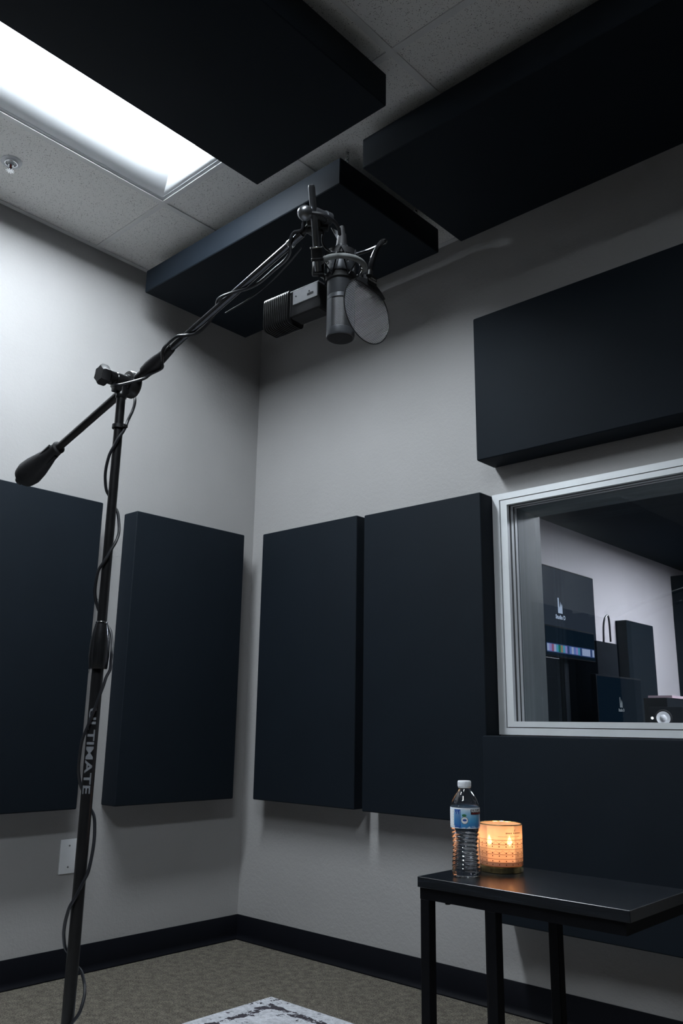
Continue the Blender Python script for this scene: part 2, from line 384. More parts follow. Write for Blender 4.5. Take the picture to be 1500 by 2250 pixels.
# cove base
def cove(name, a, b_, nrm):
    prof = [(0, 0), (.016, 0), (.0165, .004), (.011, .009), (.006, .016), (.004, .026), (.004, .0985), (.002, .1013), (0, .1013)]
    mb = MB(); n = len(prof); a = Vector(a); b_ = Vector(b_); nrm = Vector(nrm)
    mb.add([a+nrm*p+Vector((0, 0, z)) for p, z in prof]+[b_+nrm*p+Vector((0, 0, z)) for p, z in prof],
           [(i, (i+1) % n, n+(i+1) % n, n+i) for i in range(n)]+[tuple(range(n)), tuple(reversed(range(n, 2*n)))])
    return st(make(name, mb, 'rubber_base', org=a, ang=50))
cove('baseboard_left', (0, YB, 0), (0, 0, 0), (1, 0, 0)); 
cove('baseboard_right', (0, 0, 0), (XR, 0, 0), (0, -1, 0)); cove('baseboard_back', (0, YB, 0), (XR, YB, 0), (0, 1, 0)); cove('baseboard_side', (XR, YB, 0), (XR, 0, 0), (-1, 0, 0))
# suspended ceiling: slab above, tees, lay-in tiles
GX = [0.0]+[.511+.6096*k for k in range(9)]+[XR]; GY = [0.0]+[-1.022-1.2192*k for k in range(5)]+[YB]
GX = [g for g in GX if g <= XR]; T1 = (1, 1); T2 = (4, 2)      # cells (column, row) that hold light fixtures
ceil = st(make('ceiling', MB().box((-.1, YB-.1, H+.26), (XR+.1, WT, H+.32)), 'tee_white', org=(0, 0, 0)))
tw = .012
for i, x in enumerate(GX[1:-1]):
    make('tee', MB().box((x-tw, YB, H), (x+tw, 0, H+.004)).box((x-.002, YB, H+.004), (x+.002, 0, H+.03)), 'tee_white', ceil, smooth=False)
for j, y in enumerate(GY[1:-1]):
    for i in range(len(GX)-1):
        make('cross_tee', MB().box((GX[i]+(tw if i else 0), y-tw, H+.0003), (GX[i+1]-tw, y+tw, H+.0043)), 'tee_white', ceil, smooth=False)
make('wall_angle', MB().box((0, YB, H), (.022, 0, H+.003)).box((0.022, -.022, H), (XR, 0, H+.003)), 'tee_white', ceil, smooth=False)
tiles = {}
for i in range(len(GX)-1):
    for j in range(len(GY)-1):
        if (i, j) in (T1, T2): continue
        x0, x1, y1, y0 = GX[i]+.004, GX[i+1]-.004, GY[j]-.004, GY[j+1]+.004
        key = (round(x1-x0, 3), round(y1-y0, 3)); c = Vector(((x0+x1)/2, (y0+y1)/2, H+.0047))
        if key not in tiles:
            mb = MB().box((-key[0]/2, -key[1]/2, 0), (key[0]/2, key[1]/2, .016), .0015, 1)
            t = make('tile', mb, 'tile', ceil); t.location = c; tiles[key] = t
        else: make_at('tile', tiles[key], ceil, c)
# window in the right wall
win = st(empty('window_1', (WL, 0, WB)))
def ring(mb, dx, dz, wx, wz, y0, y1):        # rectangular ring inset by (dx, dz) from the frame's outer edge
    x0, x1, z0, z1 = WL+dx, WR-dx, WB+dz, WTOP-dz
    mb.box((x0, y0, z0), (x0+wx, y1, z1)); mb.box((x1-wx, y0, z0), (x1, y1, z1)); mb.box((x0+wx, y0, z0), (x1-wx, y1, z0+wz)); mb.box((x0+wx, y0, z1-wz), (x1-wx, y1, z1)); return mb
make('outer_frame', ring(MB(), 0, 0, .0315, .0245, -.022, .0), 'frame_alu', win, smooth=False)
make('frame_gap', ring(MB(), .0315, .0245, .004, .003, -.006, .0), 'frame_shadow_gap', win, smooth=False)
make('inner_frame', ring(MB(), .0355, .0275, .028, .020, -.020, -.004), 'frame_alu', win, smooth=False)
for nm, y0, y1, mt, e in (('gasket', -.004, .010, 'frame_shadow_gap', .001), ('glass_stop', .010, .027, 'frame_alu', 0), ('gasket', .027, .038, 'frame_shadow_gap', .001), ('glass_stop', .038, .054, 'frame_alu', 0)):
    make(nm, ring(MB(), .02, .015, .0435-e, .0325-e, y0, y1), mt, win, smooth=False)
make('jamb', ring(MB(), .02, .015, .0430, .0320, .060, WT+.004), 'jamb_paint', win, smooth=False)
for y0 in (.054, .19): make('pane', MB().box((WL+.05, y0, WB+.04), (WR-.05, y0+.006, WTOP-.04)), 'pane_glass', win, smooth=False)
# control room shell
st(make('floor_control', MB().box((XC-.1, WT, -.1), (XCR+.1, YC+.1, 0)), 'floor_control', org=(0, 0, 0)))
st(make('wall_control_left', MB().box((XC-.1, WT, 0), (XC, YC, HC+.1)), 'wall_paint_control', org=(0, 0, 0)))
st(make('wall_control_far', MB().box((XC, YC, 0), (XCR, YC+.1, HC+.1)), 'wall_paint_control', org=(0, 0, 0)))
st(make('wall_control_side', MB().box((XCR, WT, 0), (XCR+.1, YC, HC+.1)), 'wall_paint_control', org=(0, 0, 0)))
st(make('ceiling_control', MB().box((XC, WT, HC), (XCR, YC, HC+.1)), 'dark_ceiling', org=(0, 0, 0)))

# ================================================================== ceiling fixtures
def troffer(name, i, j, lens_mat, label):
    x0, x1, y1, y0 = GX[i]+.006, GX[i+1]-.006, GY[j]-.006, GY[j+1]+.006
    t = empty(name, ((x0+x1)/2, (y0+y1)/2, H+.0047)); tag(t, label, 'ceiling light')
    z = H+.0045; fl = .020
    make('flange', ring2(x0, x1, y0, y1, fl, z, z+.006), 'flange_white', t, smooth=False)
    # four sloped, slightly dished reflector faces that rise to the lens
    xa, xb, ya, yb = x0+fl-.001, x1-fl+.001, y0+fl-.001, y1-fl+.001
    lx, ly, hz = .155, .070, .056; n = 8; vs_ = []; fs = []
    for k in range(n+1):
        q = k/n; zc = z+.001+hz*q**1.7
        vs_ += [(xa+lx*q, ya+ly*q, zc), (xb-lx*q, ya+ly*q, zc), (xb-lx*q, yb-ly*q, zc), (xa+lx*q, yb-ly*q, zc)]
    for k in range(n):
        for c in range(4): fs.append((4*k+c, 4*k+(c+1) % 4, 4*k+4+(c+1) % 4, 4*k+4+c))
    make('reflector', MB().add(vs_, fs), 'white_enamel', t, ang=25)
    make('lens', MB().box((xa+lx-.004, ya+ly-.004, z+hz), (xb-lx+.004, yb-ly+.004, z+hz+.006)), lens_mat, t, smooth=False)
    make('housing', MB().box((x0+.004, y0+.004, z+hz+.012), (x1-.004, y1-.004, z+hz+.03)), 'flange_white', t, smooth=False)
    return t
def ring2(x0, x1, y0, y1, wd, z0, z1):
    mb = MB(); mb.box((x0, y0, z0), (x0+wd, y1, z1)); mb.box((x1-wd, y0, z0), (x1, y1, z1)); mb.box((x0+wd, y0, z0), (x1-wd, y0+wd, z1)); mb.box((x0+wd, y1-wd, z0), (x1-wd, y1, z1)); return mb
troffer('ceiling_light', *T1, 'lamp_lens', 'lit recessed white fluorescent troffer beside the dark ceiling cloud')
troffer('ceiling_light', *T2, 'lamp_lens_far', 'lit recessed troffer over the middle of the room')
for cx_, cy_, lab in ((1.2, 5.0, 'flat light panel on the dark control room ceiling beside the wall panels'), (2.3, 3.1, 'added unseen light panel on the control room ceiling to brighten the loudspeaker cone')):  # second panel is added out of view to light the loudspeaker cone
    t = empty('ceiling_light', (cx_, cy_, HC)); tag(t, lab, 'ceiling light')
    make('frame', ring2(cx_-.3, cx_+.3, cy_-.6, cy_+.6, .03, HC-.02, HC), 'white_enamel', t, smooth=False)
    make('diffuser', MB().box((cx_-.27, cy_-.57, HC-.012), (cx_+.27, cy_+.57, HC-.004)), 'lamp_lens_control', t, smooth=False)

# ================================================================== acoustic panels
def panel(a, b_, label, group='fabric wall panels', mat='fabric', bev=.007):
    return tag(make('acoustic_panel', MB().box(a, b_, bev, 3), mat), label, 'acoustic panel', group)
T = .1037; Z0 = .6147; Z1 = Z0+1.2192
panel((.003, -1.5402, Z0), (T, -.9306, Z1), 'upright black fabric wall panel just above the blank wall plate')
panel((.003, -.7638, Z0), (T, -.1462, Z1), 'upright black fabric wall panel between the blank plate and the room corner')
panel((.1857, -T, Z0), (.7916, -.003, Z1), 'upright black fabric wall panel on the window wall nearest the room corner')
panel((.8332, -T, Z0-.003), (1.426, -.003, Z1-.008), 'upright black fabric wall panel right against the window frame')
panel((1.431, -.130, 1.944), (2.65, -.003, 2.5472), 'horizontal black fabric wall panel mounted above the window')
panel((1.440, -.155, .3116), (2.66, -.003, .915), 'horizontal black fabric wall panel under the window')
# more of the left wall row, seen only as reflections in the window
for y, w_ in ((-2.32, 'next along from the one above the blank plate'), (-3.10, 'two along from the one above the blank plate'), (-3.88, 'farthest along from the blank plate')):
    panel((.003, y, Z0), (T, y+.6096, Z1), 'upright black fabric wall panel '+w_)
panel((.4, YB+.003, .3), (2.7, YB+T, 2.7), 'unseen added very wide black fabric light absorber opposite the panels beside the window')  # wide back and side wall panels are added out of view to cut bounce light
panel((2.9, YB+.003, .3), (5.2, YB+T, 2.7), 'unseen added very wide black fabric light absorber opposite the window')
panel((XR-T, -3.2, .3), (XR-.003, -.4, 2.7), 'unseen added very wide black fabric light absorber on the side wall near the window')
panel((XR-T, -6.3, .3), (XR-.003, -3.4, 2.7), 'unseen added very wide black fabric light absorber on the side wall away from the window')
def cloud(x0, x1, y0, y1, zb, zt, label, hang):
    t = empty('ceiling_cloud', ((x0+x1)/2, (y0+y1)/2, zb)); tag(t, label, 'acoustic panel', 'clouds hung under the ceiling')
    make('fabric_panel', MB().box((x0, y0, zb), (x1, y1, zt), .008, 3), 'fabric', t)
    for hx, hy in hang:
        mb = MB(); mb.cyl((hx, hy, zt-.002), (hx, hy, zt+.004), .016, n=14); mb.cyl((hx, hy, zt+.003), (hx, hy, zt+.016), .004, n=8)
        mb.torus((hx, hy, zt+.024), (1, 0, 0), .009, .0025, 16, 6)
        z = zt+.038; k = 0
        while z < H-.006:
            ax = (0, 1, 0) if k % 2 == 0 else (1, 0, 0)
            mb.torus((hx, hy, z), ax, .0085, .0022, 14, 6); z += .013; k += 1
        mb.cyl((hx, hy, H-.012), (hx, hy, H+.003), .0035, n=8)
        make('hanger', mb, 'chrome', t)
    return t
CB, CT = 2.846, 2.957
def four(x0, x1, y0, y1, d=.07): return [(x0+d, y0+d), (x1-d, y0+d), (x0+d, y1-d), (x1-d, y1-d)]
def sc(p_, s_): return CAM.x+(p_[0]-CAM.x)*s_, CAM.y+(p_[1]-CAM.y)*s_
a = sc((1.0695, -.9937), .9866); b_ = sc((1.6879, -.9937), .9866)
cloud(a[0], b_[0], a[1]-1.2192, a[1], CB, CB+.122, 'black fabric ceiling cloud covering one side of the lit troffer', four(a[0], b_[0], a[1]-1.2192, a[1]))
a = sc((.1538, -.8485), 1.0097); b_ = sc((1.3516, -.2446), 1.0097)
cloud(a[0], b_[0], a[1], b_[1], CB, CB+.112, 'black fabric ceiling cloud in the corner over the microphone boom', [(1.314, -.770), (1.314, -.35), (.55, -.40), (.20, -.40)])
a = sc((1.5315, -.9336), 1.0527); b_ = sc((1.5315, -.3529), 1.0527)
cloud(a[0], a[0]+1.2192, a[1], b_[1], CB, CB+.122, 'black fabric ceiling cloud above the panel over the window', four(a[0], a[0]+1.2192, a[1], b_[1]))

# ================================================================== wall plate, sprinkler
pc = on(150, 1884, 0, 0.0); py0, pz0, pz1 = -.927, .369, .495
t = empty('wall_plate', (0, py0+.04, pz0)); tag(t, 'blank white two-screw wall plate behind the stand pole', 'wall plate')
make('plate', MB().box((.0, py0, pz0), (.0065, py0+.079, pz1), .003, 2), 'plate_white', t)
for zz_ in (pz0+.024, pz1-.024):
    make('screw', MB().cyl((.006, py0+.038, zz_), (.0085, py0+.038, zz_), .0036, .003, 12), 'screw_grey', t)
sp = on(25, 355, 2, H+.0047)
t = empty('fire_sprinkler', sp-Vector((0, 0, .05))); tag(t, 'small chrome fire sprinkler head in the ceiling tile', 'sprinkler')
make('escutcheon', MB().lathe([(.012, -.001), (.030, -.002), (.036, -.006), (.039, -.004), (.040, 0)], sp, n=28), 'plate_white', t)
make('cup', MB().lathe([(.024, -.0025), (.024, -.010), (.021, -.010), (.021, -.003)], sp, n=24, caps=False), 'chrome', t)
mb = MB().cyl(sp-Vector((0, 0, .001)), sp-Vector((0, 0, .018)), .010, n=12)
for s_ in (-1, 1): mb.tube([sp+Vector((s_*.009, 0, -.016)), sp+Vector((s_*.012, 0, -.028)), sp+Vector((s_*.003, 0, -.041))], .0022, 6)
make('frame_arm', mb, 'chrome', t); make('bulb', MB().cyl(sp-Vector((0, 0, .017)), sp-Vector((0, 0, .039)), .003, n=8), 'bulb_red', t)
mb = MB().cyl(sp-Vector((0, 0, .040)), sp-Vector((0, 0, .042)), .010, n=16)
for k in range(10):
    an_ = 2*math.pi*k/10; d = Vector((math.cos(an_), math.sin(an_), 0)); mb.obox(sp+d*.012-Vector((0, 0, .041)), d*.004, Vector((-d.y, d.x, 0))*.002, Vector((0, 0, .0008)))
make('deflector', mb, 'chrome', t)

# ================================================================== rug
RX, RY = .746, -.482
mb = MB().box((RX, RY-2.3, .0), (RX+1.52, RY, .009), .002, 1)
tag(make('area_rug', mb, 'rug', org=(RX, RY, 0)), 'distressed white and charcoal area rug on the brown carpet', 'rug')
RZ = .009

# ================================================================== boom stand
dp = 2.05
PX, PY = at(268, 850, 2.03).x, at(268, 850, 2.03).y
def pz(v): return zat(PX, PY, v)
def pr(px, v): return px*.5*mpp((PX, PY, pz(v)))
stand = empty('boom_microphone_stand', (PX, PY, RZ)); tag(stand, 'tall black boom microphone stand with counterweight and spiralled cable', 'microphone stand')
zg0, zg1, zcl, ztop = pz(1470), pz(1370), pz(938), pz(858)
rl = pr(26.5, 1790); ru = pr(21, 1150)
P0 = Vector((PX, PY, 0))
def PV(z): return Vector((PX, PY, z))
make('lower_tube', MB().cyl(PV(RZ+.10), PV(zg0+.01), rl, n=28), 'black_metal', stand)
make('height_clutch', MB().lathe([(pr(38, 1470), 0), (pr(40, 1470), .003), (pr(44, 1440), (zg1-zg0)*.28), (pr(42, 1410), (zg1-zg0)*.6), (pr(33, 1385), (zg1-zg0)*.85), (pr(27, 1370), zg1-zg0-.001), (pr(22, 1370), zg1-zg0)], PV(zg0), n=28), 'black_chrome', stand)
make('clutch_ring', MB().lathe([(pr(26, 1370), 0), (pr(26.5, 1370), .002), (pr(25, 1370), .004)], PV(zg1), n=28), 'chrome', stand)
make('upper_tube', MB().cyl(PV(zg1), PV(pz(868)), ru, pr(19.5, 880), n=28), 'black_metal', stand)
make('cable_clip', MB().lathe([(pr(22, 938), -.004), (pr(28, 938), -.0045), (pr(28, 938), .0045), (pr(22, 938), .004)], PV(zcl), n=24).box((PX+.006, PY+.0, zcl-.004), (PX+.020, PY+.012, zcl+.004), .001, 1), 'black_plastic', stand)
make('top_collar', MB().lathe([(pr(21, 870), 0), (pr(24, 870), .003), (pr(24, 870), .010), (pr(22, 866), .014), (pr(22, 850), .03)], PV(pz(876)), n=24), 'black_metal', stand)
# tripod base on castors (below the frame)
for k in range(3):
    a_ = math.radians(100+120*k); d = Vector((math.cos(a_), math.sin(a_), 0)); e = P0+d*.36
    make('leg', MB().tube([PV(RZ+.14)+d*.02, PV(RZ+.12)+d*.10, PV(RZ+.075)+d*.36], .014, 10), 'black_metal', stand)
    s_ = Vector((-d.y, d.x, 0)); mb = MB().cyl(e+Vector((0, 0, RZ+.032))-s_*.012, e+Vector((0, 0, RZ+.032))+s_*.012, .032, n=20); mb.cyl(e+Vector((0, 0, RZ+.03)), e+Vector((0, 0, RZ+.08)), .006, n=8)
    make('castor', mb, 'black_plastic', stand)
make('hub', MB().lathe([(.022, .07), (.04, .09), (.04, .16), (.026, .18)], PV(RZ), n=24), 'black_plastic', stand)
# lettering down the lower tube
vs_, fs = text_geo('ULTIMATE', .024, .0005)
xs = [v.x for v in vs_]; L_ = max(xs)-min(xs); zt_, zb_ = pz(1556), pz(1743); kx = (zt_-zb_)/L_
toC = math.atan2(CAM.y-PY, CAM.x-PX); capH = .0165; ys = [v.y for v in vs_]; ky = capH/(max(ys)-min(ys)); rt = rl+.0005
mb = MB().add([(PX+rt*math.cos(toC-.28+(v.y*ky)/rt), PY+rt*math.sin(toC-.28+(v.y*ky)/rt), (zt_+zb_)/2-v.x*kx) for v in vs_], fs)
tag(make('lettering', mb, 'print_grey', stand, smooth=False), 'silver lettering ULTIMATE reading down the tube')
# boom
Pv = at(286, 845, dp); En = at(655, 521, 1.70); bd = (En-Pv).normalized()
axc = Vector((0, 0, 1)).cross(bd).normalized(); axc = -axc if axc.dot(RV) < 0 else axc      # clutch axis, to the right and away
bu = axc.cross(bd); bu = bu if bu.z > 0 else -bu
def bt(u):                               # parameter along the boom seen at column u
    lo, hi = -1.2, .9
    for _ in range(50):
        m_ = (lo+hi)/2
        if pj(Pv+bd*m_)[0] < u: lo = m_
        else: hi = m_
    return (lo+hi)/2
def BP(u): return Pv+bd*bt(u)
def br(px, u): return px*.5*mpp(BP(u))
make('rear_tube', MB().cyl(BP(112), BP(322), br(17.5, 190), n=22), 'black_metal', stand)
make('boom_tube', MB().cyl(BP(360), BP(664), br(15.5, 500), n=22), 'black_chrome', stand)
g0, g1 = bt(316), bt(377); gl_ = g1-g0
make('boom_clutch', MB().lathe([(br(18, 320), 0), (br(26, 325), .004), (br(30, 335), gl_*.25), (br(29, 345), gl_*.5), (br(23, 360), gl_*.8), (br(18, 375), gl_)], Pv+bd*g0, bd, 22), 'soft_black', stand)
c0 = bt(130); c1 = bt(52); cl = c0-c1
cw = make('counterweight', MB().lathe([(br(20, 128), 0), (br(27, 126), .002), (br(28, 124), cl*.12), (br(31, 118), cl*.25), (br(42, 105), cl*.45), (br(52, 88), cl*.65), (br(56, 78), cl*.82), (br(50, 68), cl*.94), (br(34, 60), cl*1.0), (0.0, cl*1.01)], Pv+bd*c0, -bd, 28), 'soft_black', stand)
make('neck_ring', MB().torus(Pv+bd*(c0-.004), bd, br(25, 125), .0025, 26, 8), 'black_plastic', cw)
be = Pv+bd*(c1+.012); bq = at(43, 1056, (be-CAM).length+.006)
make('end_bolt', MB().lathe([(.007, 0), (.007, (bq-be).length-.006), (.0115, (bq-be).length-.005), (.0115, (bq-be).length+.005), (.008, (bq-be).length+.008)], be, bq-be, 12), 'black_plastic', cw)
rb = MB()
for k in range(3):
    a_ = 2*math.pi*k/3+.6; d = axc*math.cos(a_)+bu*math.sin(a_)
    rb.obox(Pv+bd*(c0-cl*.22)+d*br(30, 118), d*.003, bd*cl*.12, d.cross(bd)*.004)
make('rib', rb, 'soft_black', cw)
# swivel joint
jc = Vector((PX, PY, pz(838)))
ja = jc-axc*.052; jb = jc+axc*.034
make('swivel_body', MB().lathe([(.013, 0), (.0165, .003), (.0165, .018), (.015, .02), (.0165, .022), (.0165, .045), (.020, .047), (.020, .064)], ja+axc*.012, axc, 26), 'black_metal', stand)
make('boom_disc', MB().lathe([(.016, 0), (.030, .002), (.032, .006), (.032, .022), (.029, .026)], Pv-axc*.012, axc, 30), 'black_plastic', stand)
make('swivel_bracket', MB().obox(jc-Vector((0, 0, .012))-axc*.004, axc*.018, bd.cross(Vector((0, 0, 1))).cross(Vector((0, 0, 1))).normalized()*.010, Vector((0, 0, .018)), .003), 'black_metal', stand)
kb = MB(); nk = 12; kc = ja+axc*.012
prof = [(.020 if k % 2 else .0245) for k in range(nk)]
bx, by = bd, axc.cross(bd)
for h_, s_ in ((0, .9), (-.004, 1), (-.018, 1), (-.022, .85)):
    for k in range(nk):
        a_ = 2*math.pi*k/nk; kb.v.append(kc+axc*h_+(bx*math.cos(a_)+by*math.sin(a_))*prof[k]*s_)
for q in range(3):
    for k in range(nk): kb.f.append((q*nk+k, q*nk+(k+1) % nk, (q+1)*nk+(k+1) % nk, (q+1)*nk+k))
kb.f += [tuple(range(nk)), tuple(range(3*nk, 4*nk))]
make('tightening_knob', kb, 'soft_black', stand, ang=50)
make('boom_end_ring', MB().lathe([(br(16, 640), 0), (br(20, 640), .002), (br(20, 640), .010), (br(16, 640), .012)], BP(634), bd, 20), 'chrome', stand)
# ------------------------------------------------------------------ cables
def pole_pt(v, ph, bulge=0.0):          # point beside the pole; phase 0 = towards the camera, 90 = left of it
    z = pz(v); r_ = (ru if z > zg1 else rl)+.0034+bulge
    if zg0-.01 < z < zg1+.01: r_ = pr(46, 1430)+.0034
    a_ = toC-math.radians(ph); return Vector((PX+r_*math.cos(a_), PY+r_*math.sin(a_), z))
KEY = [(937, -75), (965, -10), (1000, 50), (1040, 90), (1075, 125), (1100, 180), (1122, 230), (1165, 268), (1195, 310), (1225, 360), (1255, 420), (1300, 455), (1335, 500), (1360, 545), (1385, 590), (1430, 632), (1470, 640), (1505, 670), (1560, 720), (1625, 785), (1685, 815), (1725, 850), (1760, 900), (1795, 960), (1850, 995), (1915, 1030), (1955, 1080), (1990, 1130), (2045, 1172), (2085, 1205), (2115, 1260), (2140, 1310), (2185, 1352), (2225, 1385), (2260, 1440), (2300, 1500), (2360, 1530)]
pts = []
for (v0, p0), (v1, p1) in zip(KEY, KEY[1:]):
    for k in range(2):
        s_ = k/2; v_ = v0+(v1-v0)*s_; p_ = p0+(p1-p0)*s_
        side = abs(math.sin(math.radians(p_))); bl = .006*side**2 if v_ > 980 else .002
        if v_ > 2120: bl = .012*side**2
        pts.append(pole_pt(v_, p_, bl))
end = pole_pt(2360, 1530, .01)
pts += [end, Vector((end.x+.03, end.y-.02, .12)), Vector((end.x+.08, end.y-.05, RZ+.02)), Vector((end.x+.25, end.y-.12, RZ+.0045)), Vector((end.x+.6, end.y-.35, RZ+.0045))]
top = [at(262, 846, 1.985), at(250, 845, 2.01), at(246, 850, 2.05), at(262, 858, 2.085), at(285, 862, 2.09), at(295, 872, 2.07), at(296, 885, 2.05), at(291, 903, 2.03), at(282, 922, 2.02)]
# boom wrap, from the swivel to the tip
def boom_pt(u, ph, extra=0.0):          # phase 0 = towards the camera, 90 = upper side
    r_ = br(15.5, u)+.0034+extra
    if u < 378: r_ = br(30, 340)+.0036
    toc = (CAM-BP(u)); toc = (toc-bd*toc.dot(bd)).normalized(); upv = bd.cross(toc); upv = upv if upv.z > 0 else -upv
    return BP(u)+(toc*math.cos(math.radians(ph))+upv*math.sin(math.radians(ph)))*r_
wrap = [(330, -40), (345, -75), (358, -30), (372, 30), (384, 80), (400, 60), (415, 0), (430, -70), (452, -130), (470, 175), (484, 110), (500, 60), (520, 10), (540, -60), (560, -85), (590, -90), (615, -85), (632, -60), (645, 20), (654, 80)]
bpts = [boom_pt(u, p_, .006 if 545 < u < 625 else .0015) for u, p_ in wrap]
tip = [at(663, 505, 1.69), at(668, 484, 1.69), at(676, 470, 1.665), at(690, 468, 1.655), at(712, 472, 1.65), at(732, 485, 1.655), at(743, 500, 1.665), at(746, 515, 1.68)]
cab = list(reversed(tip))+list(reversed(bpts))+[at(318, 831, 1.985), at(295, 838, 1.975)]+top+pts
tag(make('microphone_cable', MB().tube(cab, .0034, 8), 'cable_rubber', org=(PX, PY, RZ)), 'black microphone cable wound around the stand pole and boom', 'cable')
mb = MB().tube([boom_pt(u, -95+8*math.sin(u*.05), .008+.012*math.sin(math.pi*(u-480)/170)) for u in range(480, 655, 12)], .0016, 6)
tag(make('thin_cable', mb, 'cable_rubber'), 'thin second cable sagging under the boom tube', 'cable')

# ================================================================== microphone rig
dM = 1.68
MX, MY = at(749, 640, dM).x, at(749, 640, dM).y
def mz(v): return zat(MX, MY, v)
MP = mpp((MX, MY, mz(640)))
def MV(z): return Vector((MX, MY, z))
UP = Vector((0, 0, 1)); toM = Vector((CAM.x-MX, CAM.y-MY, 0)).normalized(); RH = Vector((-toM.y, toM.x, 0))
RH = RH if RH.dot(RV) > 0 else -RH
# swivel bar
bar = empty('swivel_bar', at(699, 598, dM)); tag(bar, 'shiny upright mounting bar with ball clamp at the boom tip', 'mount')
b0, b1 = at(684, 408, 1.675), at(699, 596, 1.675)
bdv = (b1-b0).normalized(); bl_ = (b1-b0).length
make('rod', MB().lathe([(.002, -.003), (.0055, -.001), (.0066, .003), (.0066, bl_)], b0, bdv, 20), 'rod_chrome', bar)
make('ball_knob', MB().lathe([(.0145*math.sin(math.pi*k/12)+.0001, -.0145*math.cos(math.pi*k/12)) for k in range(13)], at(670, 468, 1.66), bdv, 22), 'rod_chrome', bar)
cl0 = b0+bdv*bl_*((541-408)/188); cl1 = b0+bdv*bl_*((573-408)/188)
make('collar', MB().lathe([(.009, 0), (.0122, .001), (.0122, .004), (.0108, .005), (.0108, (cl1-cl0).length-.006), (.0122, (cl1-cl0).length-.005), (.0122, (cl1-cl0).length)], cl0, bdv, 24), 'soft_black', bar)
make('collar_ring', MB().torus(cl0+bdv*.001, bdv, .0112, .0016, 24, 6), 'chrome', bar)
make('cross_tube', MB().lathe([(.010, 0), (.011, .002), (.011, .028), (.013, .029), (.013, .042), (.011, .044)], at(688, 466, 1.675), (at(722, 482, 1.70)-at(688, 466, 1.675)), 20), 'mic_graphite', bar)
make('clamp_body', MB().obox(at(688, 484, 1.685), RH*.013, toM*.010, bdv*.016, .003).cyl(at(660, 516, 1.70), at(688, 490, 1.69), .0065, n=14).cyl(at(678, 498, 1.685), at(700, 512, 1.70), .012, n=18).obox(at(708, 492, 1.70), RH*.012, toM*.008, UP*.013, .003), 'black_metal', bar)
make('wing_tab', MB().prism([(-.008, .010), (.006, .002), (.004, -.014)], at(736, 512, 1.70), RH, UP, .003), 'mic_graphite', bar)
# main microphone
mic = empty('condenser_microphone', MV(mz(743))); tag(mic, 'black side-address condenser microphone hanging upside down behind the pop screen', 'microphone')
zb = mz(744); rB = 31*MP
def zz2(v): return mz(v)-zb
make('grille', MB().lathe([(rB*.94, zz2(728)), (rB*.94, zz2(665))], MV(zb), UP, 40, False), 'grille', mic)
make('head_cap', MB().lathe([(rB*.90, 0), (rB*.97, .001), (rB, .004), (rB, zz2(728)), (rB*.95, zz2(727))], MV(zb), UP, 40), 'mic_graphite', mic)
make('body', MB().lathe([(rB*.95, zz2(666)), (rB, zz2(664)), (rB, zz2(656)), (rB*.975, zz2(655)), (rB, zz2(653.5)), (rB, zz2(566)), (rB*.96, zz2(558)), (rB*.80, zz2(552))], MV(zb), UP, 40), 'mic_graphite', mic)
zm = (zz2(728)+zz2(665))/2; zh = (zz2(665)-zz2(728))/2
for a_ in (-62, 118):
    mb = MB(); t0 = math.atan2(toM.y, toM.x)+math.radians(a_)
    vs_ = []; n = 8
    for k in range(n+1):
        q = t0+math.radians(-22+44*k/n)
        for r_ in (rB*.93, rB*1.0): vs_ += [(MX+r_*math.cos(q), MY+r_*math.sin(q), zb+zm-zh), (MX+r_*math.cos(q), MY+r_*math.sin(q), zb+zm+zh)]
    fs = []
    for k in range(n): o_ = 4*k; fs += [(o_+2, o_+6, o_+7, o_+3), (o_, o_+1, o_+5, o_+4)]
    fs += [(0, 2, 3, 1), (4*n, 4*n+1, 4*n+3, 4*n+2)]
    make('grille_post', mb.add(vs_, fs), 'mic_graphite', mic)
bz = zz2(744)
make('end_disc', MB().lathe([(rB*.86, -.001), (rB*.90, 0.0005)], MV(zb), UP, 36), 'soft_black', mic)
make('connector', MB().lathe([(14.2*MP, 0), (14.2*MP, .010), (13*MP, .011), (9.5*MP, .038), (7*MP, .041), (6*MP, .052), (4.5*MP, .056)], MV(zb+zz2(553)), UP, 24), 'soft_black', mic)
rg = MB()
for k in range(20):
    a_ = 2*math.pi*k/20; d = Vector((math.cos(a_), math.sin(a_), 0)); rg.obox(MV(zb+zz2(553)+.006)+d*14.2*MP, d*.0006, Vector((-d.y, d.x, 0))*.0007, UP*.005)
make('grip_rib', rg, 'mic_graphite', mic)
